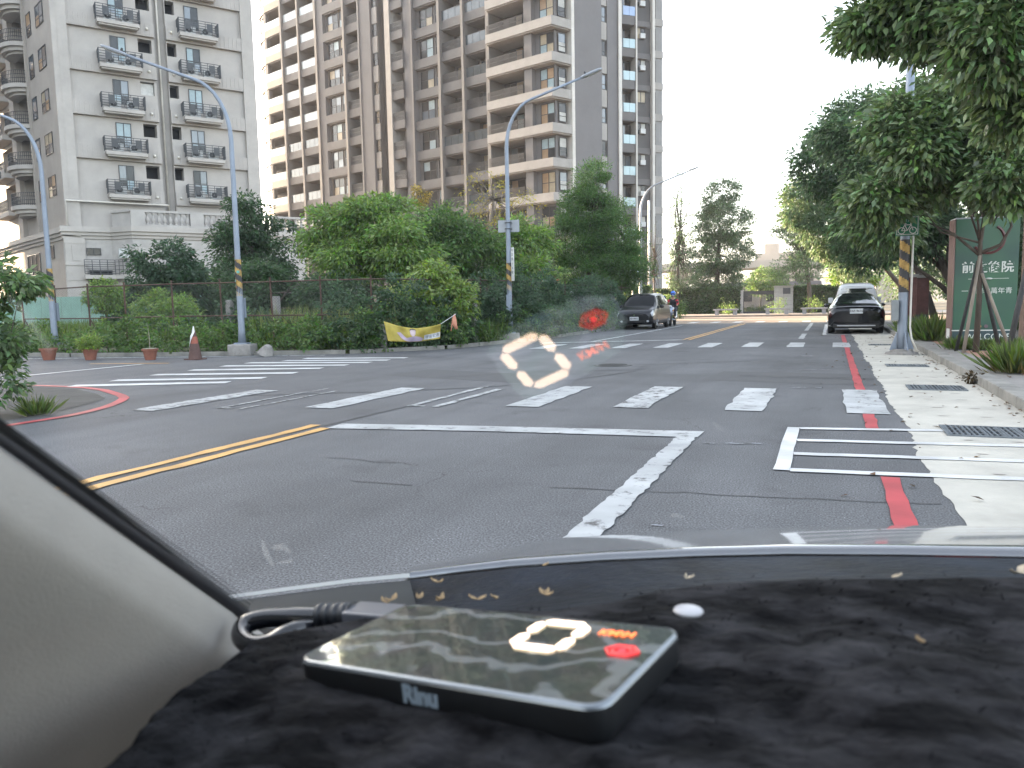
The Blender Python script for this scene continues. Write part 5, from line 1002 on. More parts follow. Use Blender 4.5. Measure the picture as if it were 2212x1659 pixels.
# ---- tufts on the pavement
def tuft(name, label, x, y, r, h, n, mat, z=.12, group='plants at the pavement edge'):
    t = thing(name, label, 'plant', (x, y, z), 0, group); pos = np.c_[rng.normal(size=(n, 2))*r*.35, np.zeros(n)]; ax = np.c_[pos[:, :2]*1.2/r+rng.normal(size=(n, 2))*.3, np.ones(n)]; L = h*(.5+.7*rng.random(n))
    leaf_mesh('foliage', pos, ax, rng.normal(size=(n, 3)), L, L*.07+.008, mat, t); return t
GT = leaf_mat('tuft_leaf', (.1, .15, .04)); GT2 = leaf_mat('tuft_brownish', (.17, .15, .06))
x, y = atY(2194, 820, 13.2)[:2]
tuft('grass_tuft', 'spiky grass tuft with brown tips at the right frame edge', x, y, .3, .5, 420, GT); tuft('dry_tuft', 'dry tan leaves at the foot of the spiky tuft', x, y-.05, .35, .25, 200, GT2)
for i, (px1, Y, r, h, lab) in enumerate([(2075, 18.9, .35, .3, 'grassy clump below the left end of the billboard'), (2120, 18.7, .3, .25, 'leafy low clump around the foot of the young tree'), (2165, 18.9, .35, .27, 'leafy clump below the middle of the billboard'), (2200, 18.8, .3, .26, 'clump at the right end of the billboard planting'), (1985, 25, .4, .6, 'arching grass clump beside the brick gateposts'), (2012, 22.6, .45, .7, 'large arching grass clump left of the billboard'), (1965, 27.5, .35, .5, 'smaller grass clump near the first brick gatepost')]):
    P = atY(px1, 700, Y); tuft('grass_clump', lab, P[0], Y, r, h, 380, GT)
t = thing('weed', 'dark dead weed in the crack at the kerb foot', 'plant', (1.9, 12.6, .01)); leaves('foliage', [(0, 0, .08, .1, .12, .08)], 14, 14, .06, leaf_mat('dead_leaf', (.06, .045, .02)), t, .06, .2)
# litter of leaves along the kerb
def litter():
    n = 420; pos = np.c_[1.9-np.abs(rng.normal(size=n))*.12, 4+rng.random(n)*24, np.full(n, .012)]; k = rng.random(n) < .35; pos[k] = np.c_[.75+rng.normal(size=k.sum())*.5, 4+rng.random(k.sum())*26, np.full(k.sum(), .014)]
    k = rng.random(n) < .25; pos[k] = np.c_[2.15+rng.random(k.sum())*1.6, 6+rng.random(k.sum())*20, np.full(k.sum(), .135)]
    ax = rng.normal(size=(n, 3)); ax[:, 2] *= .15; leaf_mesh('leaf_litter', pos, ax, np.c_[rng.normal(size=(n, 2))*.3, np.ones(n)], .04+.04*rng.random(n), .025+.02*rng.random(n), leaf_mat('litter_leaf', (.1, .06, .03), .02, .3, .6), None)
stuff('leaf_litter', litter)
# ---- near shrub on the left
sx, sy = atY(20, 860, 6.4)[:2]
tree_at('roadside_shrub', 'large leafy roadside shrub at the left frame edge', 'shrub', (sx-.3, sy), [EL(-150, 40, 535, 680, 6.5), EL(-150, 55, 650, 800, 6.3), EL(-130, 50, 770, 875, 6.2), EL(-60, 95, 580, 635, 6.6)], .05, 190, 36, .1, LSH, crad=.15, droop=.4, wr=.5, nbranch=22)
tuft('weed_tuft', 'bright weeds at the foot of the roadside shrub', *atY(78, 850, 6.5)[:2], .15, .25, 160, GT, .01)
# ---- far hedges, gate, pillar, benches
def hedge(name, label, x0, x1, y, d, h, lm, n):
    t = thing(name, label, 'hedge', ((x0+x1)/2, y, .14), 0, 'clipped hedges beyond the cross street'); w_ = (x1-x0)/2; mb = MB(); mb.box(-w_+.1, w_-.1, .12, d-.1, 0, h-.12); mb.build('stems', M('hedge_core', (.025, .04, .02), .95), t)
    f = rng.random(n); pos = np.where((f < .6)[:, None], np.c_[(rng.random(n)*2-1)*w_, np.abs(rng.normal(size=n))*.07, rng.random(n)*h], np.c_[(rng.random(n)*2-1)*w_, rng.random(n)*d, h-np.abs(rng.normal(size=n))*.08]); k = rng.random(n) < .08; pos[k, 0] = np.where(rng.random(k.sum()) < .5, -w_, w_); pos[k, 1] = rng.random(k.sum())*d
    leaf_mesh('foliage', pos, rng.normal(size=(n, 3)), rng.normal(size=(n, 3))*.6+np.array([0, -.8, .4]), .2, .1, lm, t)
LHD = leaf_mat('leaf_hedge', (.06, .11, .045))
YH = 70.
hx = lambda px: atY(px, 660, YH)[0]
hz = heightat(0, 622, hx(1560), YH)-.14
hedge('hedge', 'long clipped hedge between the scooter and the gate', hx(1385), hx(1598), YH, 1.2, hz, LHD, 9000)
hedge('hedge', 'clipped hedge right of the stone gate pillar', hx(1714), hx(1830), YH, 1.2, hz-.05, LHD, 6000)
GRAN = M('pale_granite', (.34, .33, .32), .6, .15, 5, 8)
t = thing('gate_pillar', 'pale tiled gate pillar with a small dark plaque', 'pillar', ((hx(1672)+hx(1713))/2, YH-.1, .14)); w_ = (hx(1713)-hx(1672))/2; mb = MB(); pz = heightat(0, 619, hx(1690), YH)-.14
mb.box(-w_, w_, 0, 1.0, 0, pz); 
mb.build('shaft', GRAN, t); mb = MB()
for i in range(7): mb.box(-w_-.005, w_+.005, -.006, -.001, .33+i*.36, .35+i*.36)
mb.box(-.01, .01, -.006, -.001, .0, pz); mb.build('joint', M('joint_grey', (.2, .2, .2)), t); mb = MB(); mb.box(-.05, .55, -.03, -.007, pz*.72, pz*.72+.5); mb.build('plaque', M('plaque', (.05, .055, .07), .3), t); mb = MB(); mb.box(-w_-.05, w_+.05, -.05, 1.05, pz, pz+.08); mb.build('cap', GRAN, t)
t = thing('gate', 'dark barred sliding gate between the hedge and the tiled pillar', 'gate', (hx(1605), YH+.2, .14)); L = hx(1671)-hx(1605); gz = pz*.86; mb = MB()
mb.box(0, L, 0, .06, gz-.3, gz); mb.box(0, L, 0, .06, 0, .15); mb.box(0, .06, 0, .06, .15, gz-.3); mb.box(L-.06, L, 0, .06, .15, gz-.3); mb.build('frame', IRON, t); mb = MB()
for i in range(26): x = .05+(L-.1)*i/25; mb.box(x-.02, x+.02, .01, .05, .15, gz-.3)
mb.build('bar', IRON, t); mb = MB(); mb.box(-.25, -.03, -.1, .2, 0, gz+.1); mb.build('post', GRAN, t)
tuft('garden_bed', 'strip of bright grass seen through the gate', (hx(1605)+hx(1671))/2, YH+4, 3.0, .7, 900, GT)
BEN = M('bench_stone', (.26, .26, .27), .7, .15, 3)
for px1, lab in ((1545, 'stone bench on the far pavement nearest the scooter'), (1662, 'stone bench in front of the tiled gate pillar'), (1752, 'stone bench in front of the right hedge beside the black saloon')):
    P = G(px1, 688); t = thing('bench', lab, 'bench', (P[0], 63.6, .14), 0, 'stone benches on the far pavement'); mb = MB(); mb.box(-.95, .95, -.25, .25, .36, .48); mb.build('seat', BEN, t, False, .02)
    for s_ in (-1, 1): mb = MB(); mb.box(s_*.7-.14, s_*.7+.14, -.2, .2, 0, .36); mb.build('leg', BEN, t)
    pl = tree_at('hedge_plant', 'small bright plant sprouting behind the bench '+('nearest the scooter' if px1 < 1600 else 'by the gate pillar' if px1 < 1700 else 'before the right hedge'), 'plant', (P[0], 65.2), [[P[0], 65.2, .8, .6, .4, .5]], .02, 14, 30, .12, LNEW, nbranch=3)
t = tree_at('shrub', 'sunlit golden green shrub between the conifer trunks and the minivan', 'shrub', foot(1340, 690, 50), [EL(1318, 1400, 640, 700, 50), EL(1385, 1440, 640, 695, 52)], .05, 160, 40, .2, LBR, crad=.4)
tree_at('shrub', 'rounded dark shrub behind the scooter rider', 'shrub', foot(1452, 690, 58), [EL(1415, 1475, 640, 700, 58)], .05, 90, 40, .18, LMID, crad=.35)
hedge('hedge', 'dark hedge behind the conifer trunks', *sorted((atY(1290, 660, 60)[0], atY(1400, 660, 60)[0])), 60, 1.0, 2.4, LHD, 5000)
for i, (y0, lab) in enumerate(((24, 'tall dark hedge behind the nearer brick gatepost'), (31, 'tall dark hedge behind the farther brick gatepost'), (38, 'tall dark hedge behind the black saloon'))):
    tree_at('tall_hedge', lab, 'hedge', (6.3, y0+2.5), [[6.2, y0+1+2*j, 2.4, 1.1, 1.6, 2.6] for j in range(3)], .06, 280, 60, .15, LDK, group='tall hedge behind the street trees', crad=.4, nbranch=4)
tree_at('small_tree', 'small tree with sunlit light leaves beyond the white van', 'tree', foot(1835, 690, 50), [EL(1795, 1850, 572, 612, 50), EL(1840, 1890, 580, 625, 50.5)], .09, 60, 40, .2, LNEW, crad=.4, nbranch=6)
tree_at('street_tree', 'shady tree at the end of the right pavement behind the parked cars', 'tree', (5.6, 56), [[5.4, 56, 4.2, 2.6, 2.4, 3.2], [7.5, 55, 3.6, 2.4, 2.4, 3.4], [4.4, 55, 2.6, 1.6, 1.6, 1.6]], .14, 260, 60, .22, LGRY, group=RG_, crad=.6, nbranch=8)
# ---- far viaduct and roofs
t = thing('viaduct', 'distant concrete viaduct crossing beyond the gate', 'bridge', (0, 165, 0)); z0, z1 = heightat(0, 590, -12, 165), heightat(0, 562, -12, 165); mb = MB(); mb.box(-60, 60, 0, 9, z0+1, z1-1.4); mb.build('deck', M('viaduct_concrete', (.3, .28, .25), .8, .15, .2), t)
mb = MB(); mb.box(-60, 60, -.3, 0, z1-1.4, z1); mb.build('parapet', M('viaduct_pale', (.36, .33, .29), .8, .12, .2), t)
for i in range(6): mb = MB(); mb.box(-52+i*20, -49+i*20, 2, 7, -.1, z0+1); mb.build('pier', M('viaduct_concrete', (.3, .28, .25)), t)
t = thing('far_building', 'small pale roof block standing above the viaduct', 'building', (*atY(1700, 556, 190)[:2], 0)); z2 = heightat(0, 545, *t.location[:2]); mb = MB(); mb.box(-7, 7, 0, 8, 0, z2); mb.build('wall', M('far_wall', (.4, .35, .3), .8, .1, .3), t); mb = MB(); mb.box(-5, -2, 1, 5, z2, z2+2.2); mb.build('roof_box', M('far_wall', (.4, .35, .3)), t)
for i in range(5): mb = MB(); mb.box(-6+i*2.6, -4.6+i*2.6, -.06, 0, 5, 7); mb.build('window', GL, t)
t = thing('far_house', 'low house glimpsed through the gate', 'building', (*atY(1640, 640, 120)[:2], 0)); mb = MB(); mb.box(-8, 8, 0, 8, 0, 3.4); mb.build('wall', M('house_wall', (.35, .3, .26), .8, .15, .4), t); mb = MB(); mb.prism([(-8.5, -.5), (8.5, -.5), (8.5, 8.5), (-8.5, 8.5)], 3.4, 3.9); mb.build('roof', M('house_roof', (.12, .12, .14), .7), t)
for i in range(4): mb = MB(); mb.box(-7+i*4, -5+i*4, -.06, 0, 1.1, 2.6); mb.build('window', GL, t)
# ---- right side: brick gateposts, house, billboard
BRD = M('dark_brick', (.1, .045, .04), .85, .3, 4, 7, .2, 20)
for px1, Y, lab in ((1962, 28.5, 'nearer dark brick gatepost left of the leaning trunks'), (1990, 33, 'farther dark brick gatepost behind the leaning trunks')):
    P = atY(px1, 690, Y); zt = heightat(0, 606, P[0], P[1]); t = thing('brick_gatepost', lab, 'gatepost', (P[0], Y, .1), 0, 'brick gateposts behind the street trees'); mb = MB(); mb.box(-.2, .2, -.2, .2, .5, zt); mb.build('shaft', BRD, t); mb = MB(); mb.box(-.22, .22, -.22, .22, 0, .5); mb.build('plinth', M('plinth_dark', (.04, .045, .05), .7), t); mb = MB(); mb.box(-.25, .25, -.25, .25, zt, zt+.1); mb.build('cap', KERB, t)
t = thing('garden_house', 'brown rendered house half hidden behind the street trees', 'building', (7.4, 22.5, .1)); mb = MB(); mb.box(0, 12, 0, 17, 0, 5.2); mb.build('wall', M('house_brown', (.17, .13, .11), .85, .2, .8, 7), t); mb = MB(); mb.box(-.4, 12.4, -.4, 17.4, 5.2, 5.6); mb.build('roof', M('house_cream', (.3, .26, .22), .8, .2, 1), t)
for i in range(4):
    mb = MB(); mb.box(-.05, 0, 1.5+i*4, 3.5+i*4, 1.2, 2.8); o = mb.build('window', FRM, t); mb = MB(); mb.box(-.07, -.051, 1.6+i*4, 3.4+i*4, 1.3, 2.7); mb.build('pane', GL, o)
P = atY(2203, 740, 20.8); t = thing('brick_wall_end', 'brown wall end at the right edge of the billboard', 'wall', (P[0]+.2, 21.2, .1)); mb = MB(); mb.box(-.1, 1.5, -.15, .3, 0, heightat(0, 470, P[0], 20.8)); mb.build('wall', M('wall_brown', (.2, .14, .11), .85, .2, 2), t)
# billboard
bx, by = atY(2058, 700, 19.45)[0], 19.45; bz0, bz1 = .12, heightat(0, 474, bx, by); Lb = 1.23
t = thing('billboard', 'green garden billboard with white Chinese writing and WELCOME along its foot', 'billboard', (bx, by, .12), rad(8)); hh = bz1-.12
def grad_green():
    m, n, l, b = node_mat('billboard_green'); b.inputs['Roughness'].default_value = .35; tc = n.new('ShaderNodeTexCoord'); q = n.new('ShaderNodeTexNoise'); q.inputs['Scale'].default_value = .8; l.new(tc.outputs['Object'], q.inputs['Vector']); r = n.new('ShaderNodeValToRGB'); e = r.color_ramp.elements; e[0].position, e[1].position = .35, .7; e[0].color = (.014, .06, .05, 1); e[1].color = (.028, .12, .055, 1); l.new(q.outputs['Fac'], r.inputs[0]); l.new(r.outputs[0], b.inputs['Base Color']); return m
mb = MB(); mb.box(.0, Lb, 0, .42, 0, hh); mb.build('board', grad_green(), t)
zl = .118*hh*1.0+.12
mb = MB(); mb.box(-.0, Lb, -.012, -.001, 0, .37); mb.build('foot_band', M('billboard_navy', (.02, .05, .06), .35, .1, 1), t)
mb = MB(); mb.box(-.02, Lb+.01, -.018, -.0125, .37, .393); mb.build('white_line', SW, t)
mb = MB(); mb.box(-.03, -.002, .02, .4, .0, hh); mb.build('side_panel', M('side_copper', (.25, .16, .15), .25, .15, 1.5, metal=.3), t); mb = MB(); mb.box(-.01, Lb+.01, -.01, .43, hh, hh+.03); mb.build('top_edge', M('edge_grey', (.3, .32, .32), .6), t)
rot = (pi/2, 0, 0)
BW = M('billboard_white', (.6, .63, .6), .5, .08, 4)
text('前庭後院', .255, BW, t, 'lettering', (Lb*.52, -.006, hh*.62), rot, .003, bold=.004); text('一日四季萬年青', .142, BW, t, 'lettering', (Lb*.52, -.006, hh*.44), rot, .002)
text('WELCOME', .185, BW, t, 'lettering', (Lb*.56, -.016, .235), rot, .002, squash=1.)
mb = MB(); mb.box(Lb*.22, Lb*.86, -.008, -.001, hh*.535, hh*.538); mb.ell((Lb*.55, -.006, hh*.5365), (.07, .004, .022), 10, 6); mb.build('ornament_line', BW, t)
mb = MB(); mb.tube([(Lb*.52+.3*cos(a), -.006, hh*.84+.3*sin(a)) for a in np.linspace(rad(-150), rad(60), 24)], .03, 5); mb.build('ring_emblem', M('emblem_dark', (.1, .03, .03), .4), t)
for x, c_ in ((Lb*.42, (.5, .35, .08)), (Lb*.53, (.12, .08, .1))): mb = MB(); mb.tube([(x, -.02, .47), (x, -.026, .47)], .04, 12); mb.build('round_badge', M('badge_%d' % (x*100), c_, .4), t)
mb = MB(); mb.box(-.034, -.0305, .1, .32, .2, .42); mb.build('side_logo', SW, t)
# ================================================================= the car the view is taken from, and what lies on its dashboard
PW = np.array([-.1984, .4307, .8804]); PD = .0748          # plane of the windscreen where the display is mirrored: PW.(P-C)=PD
def wz(x, y, z): return np.array([x, y, z+EYE])
own = thing('car', 'silver grey car whose bonnet, cream pillar and dashboard frame the view', 'car', (.36, .4, 0))
def loc(p): return (p[0]-.36, p[1]-.4, p[2])
class LBd(MB):
    def add(s, vs, fs): return super().add([loc(v) for v in vs], fs)
def clearm():
    m = bpy.data.materials.new('clear_glass'); m.use_nodes = True; n = m.node_tree; n.nodes.clear(); o = n.nodes.new('ShaderNodeOutputMaterial'); t = n.nodes.new('ShaderNodeBsdfTransparent'); t.inputs[0].default_value = (1, 1, 1, 1); n.links.new(t.outputs[0], o.inputs[0]); return m
# pillar edge: a straight line in space seen from (530,1318) to (-70,886)
def edge_pt(s, off=0., k=1.):
    """s 0..1 up the pillar, off = picture units to the lower left of the edge, k = nearer"""
    D = 1/((1-s)/.43+s/.2) if s > 0 else .43-.1*s; x, y = 532-602*s, 1318-432*s
    return atD(x-.583*off, y+.812*off, D*k)
bot = [edge_pt(0), wz(-.2, .43, -.165), wz(.0, .475, -.158), wz(.3, .52, -.155), wz(.7, .5, -.15), wz(1.0, .4, -.15), wz(1.08, .33, -.15)]
topc = [edge_pt(1.45), wz(-.1, -.12, .13), wz(.05, -.15, .17), wz(.3, -.17, .18), wz(.7, -.17, .18), wz(.88, -.2, .17), wz(.9, -.22, .16)]
mb = LBd(); mb.loft([[b_+(t_-b_)*i/6+np.array([0, 0, .02*sin(pi*i/6)])*(0 if k == 0 else 1) for k, (b_, t_) in enumerate(zip(bot, topc))] for i in range(7)]); ws = mb.build('windscreen', clearm(), own, True)
# the mirror film on the screen
def film_mat():
    m = bpy.data.materials.new('mirror_film'); m.use_nodes = True; n = m.node_tree; n.nodes.clear(); o = n.nodes.new('ShaderNodeOutputMaterial'); t = n.nodes.new('ShaderNodeBsdfTransparent'); t.inputs[0].default_value = (.93, .93, .94, 1); g = n.nodes.new('ShaderNodeBsdfGlossy'); g.inputs['Roughness'].default_value = 0; g.inputs['Color'].default_value = (.19, .19, .19, 1); a = n.nodes.new('ShaderNodeAddShader'); n.links.new(t.outputs[0], a.inputs[0]); n.links.new(g.outputs[0], a.inputs[1]); n.links.new(a.outputs[0], o.inputs[0]); return m
fpx = [(1052, 758), (1100, 712), (1152, 682), (1255, 640), (1330, 640), (1352, 690), (1345, 755), (1262, 812), (1200, 850), (1148, 872), (1118, 850), (1078, 800)]
mb = LBd(); q = [on_plane(*p_, PW, PD) for p_ in fpx]; mb.add(q, [tuple(range(len(q)))]); fo = mb.build('reflective_film', film_mat(), ws)
# faint wiper smears on the glass
def smear_mat():
    m = bpy.data.materials.new('smear'); m.use_nodes = True; n = m.node_tree; n.nodes.clear(); o = n.nodes.new('ShaderNodeOutputMaterial'); t = n.nodes.new('ShaderNodeBsdfTransparent'); d = n.nodes.new('ShaderNodeBsdfTranslucent'); d.inputs[0].default_value = (.8, .8, .75, 1); a = n.nodes.new('ShaderNodeMixShader'); a.inputs[0].default_value = .07; n.links.new(t.outputs[0], a.inputs[1]); n.links.new(d.outputs[0], a.inputs[2]); n.links.new(a.outputs[0], o.inputs[0]); return m
SMR = smear_mat()
for pts, w_ in ((((566, 1168), (575, 1195), (590, 1222)), 13), (((600, 1216), (618, 1214), (634, 1210)), 8), (((588, 1184), (612, 1180), (626, 1196)), 16), (((20, 640), (70, 700), (110, 760)), 16), (((1540, 912), (1560, 930)), 9), (((1612, 738), (1622, 742)), 9), (((1450, 1112), (1475, 1116)), 14)):
    P = [np.array(q, float) for q in pts]; mb = LBd(); rows = []
    for i, q in enumerate(P): d = P[min(i+1, len(P)-1)]-P[max(i-1, 0)]; d /= np.linalg.norm(d); nn = np.array([-d[1], d[0]])*w_/2*(.5 if i in (0, len(P)-1) else 1); rows.append([on_plane(*(q+nn), PW, PD), on_plane(*(q-nn), PW, PD)])
    mb.loft(rows); mb.build('smear', SMR, ws)
# dotted band along the pillar
mb = LBd()
for i in range(150):
    for j in range(3):
        s_ = (i+.5*(j % 2))/150; c_ = edge_pt(s_, -5-9*j*(1+.0*s_)); r_ = (.0011-.00028*j); u = unit(edge_pt(s_+.01)-edge_pt(s_)); v = unit(np.cross(u, c_-C)); mb.add([c_+r_*(u*cos(a)+v*sin(a)) for a in np.linspace(0, 2*pi, 8)[:-1]], [tuple(range(7))])
mb.build('dot_band', BLKP, ws)
CREAM = M('cream_trim', (.285, .268, .245), .7, .05, 30, 4, .12, 900); RUB = M('rubber_seal', (.01, .01, .013), .6, .1, 5)
ss = np.linspace(-.03, 1.3, 24)
mb = LBd(); mb.loft([[edge_pt(s_, o_, k) for s_ in ss] for o_, k in ((-3, 1.0), (4, .99), (14, .985), (24, .99))]); mb.build('pillar_seal', RUB, own, True)
mb = LBd(); rows = []
for o_, k in ((20, .995), (26, .975), (45, .95), (70, .925), (95, .905), (112, .893), (135, .888), (180, .885), (260, .89), (360, .9), (480, .915), (620, .94), (800, .98)):
    rows.append([edge_pt(s_, o_*(1.0+.35*max(s_, 0)), k) for s_ in np.linspace(-.9, 1.3, 50)])
mb.loft(rows); mb.build('pillar_trim', CREAM, own, True)
# cowl, bonnet, wing
GREY = M('silver_grey_paint', (.16, .165, .175), .22, .05, 2, metal=.6, coat=1.)
npx = [(885, 1238, .62), (980, 1226, .65), (1100, 1213, .68), (1300, 1199, .71), (1500, 1190, .74), (1700, 1185, .76), (1950, 1186, .77), (2212, 1190, .77), (2500, 1200, .76)]
cpx = [(890, 1229, 1.0), (1010, 1205, 1.2), (1225, 1161, 1.4), (1400, 1151, 1.5), (1560, 1145, 1.55), (1720, 1141, 1.58), (1940, 1137, 1.6), (2212, 1140, 1.6), (2500, 1150, 1.58)]
def spl(P, n):
    P = np.array(P); t = np.linspace(0, len(P)-1, n); return np.stack([np.interp(t, range(len(P)), P[:, k]) for k in range(3)], 1)
near = np.array([atY(*p_) for p_ in npx]); far = np.array([atY(*p_) for p_ in cpx]); near, far = spl(near, 41), spl(far, 41)
rows = []
for i in range(15):
    f = i/14; q = near+(far-near)*f; q[:, 2] += .012*sin(pi*f)*np.linspace(.4, 1, 41); rows.append(q)
for d_, dz in ((.12, -.05), (.3, -.16), (.5, -.4), (.52, -.75)): q = far.copy(); q[:, 1] += d_; q[:, 2] += dz; rows.append(q)
rows.insert(0, near+np.array([0, -.0015, -.005])); mb = LBd(); mb.loft(rows); mb.build('bonnet', GREY, own, True)
side = [r[0] for r in rows]; mb = LBd(); mb.loft([side, [p_+np.array([-.02, 0, -.03]) for p_ in side], [p_+np.array([-.04, 0, -.5]) for p_ in side]]); mb.build('wing', GREY, own, True)
wp = [[(470, 1289, .50), (620, 1268, .55), (760, 1250, .60), (885, 1238, .62)], [(470, 1296, .485), (620, 1276, .535), (760, 1258, .585), (885, 1247, .61)]]
mb = LBd(); mb.loft([[atY(*p_) for p_ in r] for r in wp]); mb.build('wing_edge', M('edge_silver', (.4, .43, .45), .3, .1, 4, metal=.4), own, True)
mb = LBd(); mb.loft([[atY(*p_)+np.array([0, 0, -.003]) for p_ in wp[1]], [atY(*p_) for p_ in ((480, 1330, .44), (640, 1322, .45), (780, 1318, .46), (900, 1312, .47))]]); mb.build('corner_panel', M('corner_plastic', (.018, .022, .026), .5, .4, 10, spec=.2), own, True)
cw = [(885, 1244, .61), (1100, 1220, .67), (1300, 1206, .70), (1500, 1197, .73), (1700, 1192, .75), (1950, 1193, .76), (2212, 1197, .76), (2500, 1206, .75)]
cb = [(860, 1330, .44), (1060, 1330, .45), (1280, 1312, .45), (1480, 1280, .46), (1680, 1262, .46), (1950, 1258, .46), (2212, 1256, .46), (2500, 1256, .45)]
A_, B_ = spl([atY(*p_) for p_ in cw], 30), spl([atY(*p_) for p_ in cb], 30)
mb = LBd(); mb.loft([A_+np.array([0, 0, -.004])]+[A_+(B_-A_)*f+np.array([0, 0, -.012*sin(pi*f)-.004]) for f in (.15, .35, .5, .65, .85, 1)]); mb.build('cowl', M('cowl_plastic', (.006, .009, .015), .55, .6, 14, 8, .2, 50, spec=.12), own, True)
# cabin that shades the inside
mb = LBd(); mb.loft([[wz(x, y, z) for x in (-.32, .0, .36, .72, 1.04)] for y, z in ((-.12, .15), (-.3, .24), (-.8, .28), (-1.5, .26), (-1.9, .1), (-2.0, -.2))]); o = mb.build('roof', M('headlining', (.3, .29, .27), .9), own, True); o.modifiers.new('thickness', 'SOLIDIFY').thickness = .04
mb = LBd(); mb.box(-.55, -.5, -1.0, .22, EYE-.9, EYE-.22); mb.box(1.22, 1.27, -1.0, .3, EYE-.9, EYE-.2); mb.build('door', M('door_trim', (.12, .115, .105), .8), own)
mb = LBd(); mb.box(-.5, 1.2, -1.2, -1.05, EYE-.9, EYE-.1); mb.box(-.3, .25, -.55, -.43, EYE-.8, EYE-.05); mb.box(.5, 1.05, -.55, -.43, EYE-.8, EYE-.05); mb.build('seat_back', M('seat_cloth', (.05, .05, .052), .9), own)
# ---- head-up display
DQ = (-.1121, .2383, 1.1299, -.181, -.008, -.1262)
def rmat(y, p_, r): return Matrix.Rotation(y, 3, 'Z') @ Matrix.Rotation(p_, 3, 'X') @ Matrix.Rotation(r, 3, 'Y')
RM = rmat(*DQ[3:]); RN = np.array(RM)
hud = thing('head_up_display', 'slim black display slab showing a glowing mirrored 0 on the dashboard mat', 'display', DQ[:3]); hud.rotation_euler = RM.to_euler()
def rr(w_, h_, r, n=7, cx=0., cy=0.):
    return [(cx+sx_*(w_/2-r)+r*cos(a), cy+sy_*(h_/2-r)+r*sin(a)) for sx_, sy_, a0 in ((1, 1, 0), (-1, 1, pi/2), (-1, -1, pi), (1, -1, 1.5*pi)) for a in np.linspace(a0, a0+pi/2, n)]
HW, HD = .1265, .0635
def ring(ws_, z): return [(x, y, z) for x, y in rr(*ws_)]
mb = MB(); mb.loft([ring((HW-.004, HD-.004, .006), -.0118), ring((HW-.0005, HD-.0005, .0075), -.0085), ring((HW, HD, .0075), -.0012)], True); mb.add(ring((HW-.004, HD-.004, .006), -.0118), [tuple(range(28))[::-1]]); mb.build('body', M('display_black', (.006, .007, .009), .5, .2, 40, 4), hud, True)
mb = MB(); mb.loft([ring((HW, HD, .0075), -.0012), ring((HW-.0006, HD-.0006, .0073), .0), ring((HW-.0026, HD-.0026, .0065), .0003)], True); mb.build('bezel', M('bezel_grey', (.2, .22, .24), .22, .1, 30, metal=.6), hud, True)
def screen_mat():
    m, n, l, b = node_mat('display_glass'); b.inputs['Base Color'].default_value = (.035, .04, .04, 1); b.inputs['Roughness'].default_value = .07; b.inputs['IOR'].default_value = 2.3; b.inputs['Coat Weight'].default_value = .35; b.inputs['Coat Roughness'].default_value = .05
    tc = n.new('ShaderNodeTexCoord'); q = n.new('ShaderNodeTexNoise'); q.inputs['Scale'].default_value = 45; q.inputs['Detail'].default_value = 2; l.new(tc.outputs['Object'], q.inputs['Vector'])
    r = n.new('ShaderNodeValToRGB'); e = r.color_ramp.elements; e[0].position, e[1].position = .3, .72; e[0].color = (.62, .5, .72, 1); e[1].color = (.42, .62, .66, 1)
    for q_, c_ in ((.42, (.75, .75, .72)), (.5, (.5, .72, .52)), (.6, (.78, .76, .62))): k = e.new(q_); k.color = (*c_, 1)
    l.new(q.outputs['Fac'], r.inputs[0]); l.new(r.outputs[0], b.inputs['Specular Tint']); b.inputs['Coat Tint'].default_value = (.9, 1, .97, 1)
    wv = n.new('ShaderNodeTexWave'); wv.wave_type = 'RINGS'; wv.inputs['Scale'].default_value = 16; wv.inputs['Distortion'].default_value = 14; wv.inputs['Detail'].default_value = 3; wv.inputs['Detail Scale'].default_value = 1.2; mpw = n.new('ShaderNodeMapping'); mpw.inputs['Location'].default_value = (.025, -.01, 0); l.new(tc.outputs['Object'], mpw.inputs[0]); l.new(mpw.outputs[0], wv.inputs['Vector'])
    rw = n.new('ShaderNodeValToRGB'); e = rw.color_ramp.elements; e[0].position, e[1].position = .72, .95; e[0].color = (.024, .03, .03, 1); e[1].color = (.13, .135, .14, 1); l.new(wv.outputs['Fac'], rw.inputs[0]); l.new(rw.outputs[0], b.inputs['Base Color'])
    bp = n.new('ShaderNodeBump'); bp.inputs['Strength'].default_value = .3; bp.inputs['Distance'].default_value = .002; q2 = n.new('ShaderNodeTexNoise'); q2.inputs['Scale'].default_value = 60; q2.inputs['Detail'].default_value = 2; l.new(tc.outputs['Object'], q2.inputs['Vector']); l.new(q2.outputs['Fac'], bp.inputs['Height']); l.new(bp.outputs[0], b.inputs['Normal']); return m
mb = MB(); mb.add(ring((HW-.0026, HD-.0026, .0065), .0003), [tuple(range(28))]); mb.build('screen', screen_mat(), hud)
GLOW = emit_mat('digit_glow', (1, .72, .52), .42); OR = emit_mat('unit_glow', (1, .2, .05), .25); RDG = emit_mat('warning_glow', (1, .02, .03), .3)
def seg(mb, x0, y0, x1, y1, w_):
    d = np.array([x1-x0, y1-y0]); L = np.linalg.norm(d); d /= L; n_ = np.array([-d[1], d[0]])*w_/2; a, b_ = np.array([x0, y0]), np.array([x1, y1]); k = w_*.45
    mb.prism([tuple(a), tuple(a+d*k-n_), tuple(b_-d*k-n_), tuple(b_), tuple(b_-d*k+n_), tuple(a+d*k+n_)], .0006, .0009)
mb = MB(); x0, x1, y0, y1, w_, g_ = .0112, .0298, .0014, .0246, .0042, .0007; ym = (y0+y1)/2
seg(mb, x0+g_, y1, x1-g_, y1, w_); seg(mb, x0+g_, y0, x1-g_, y0, w_)
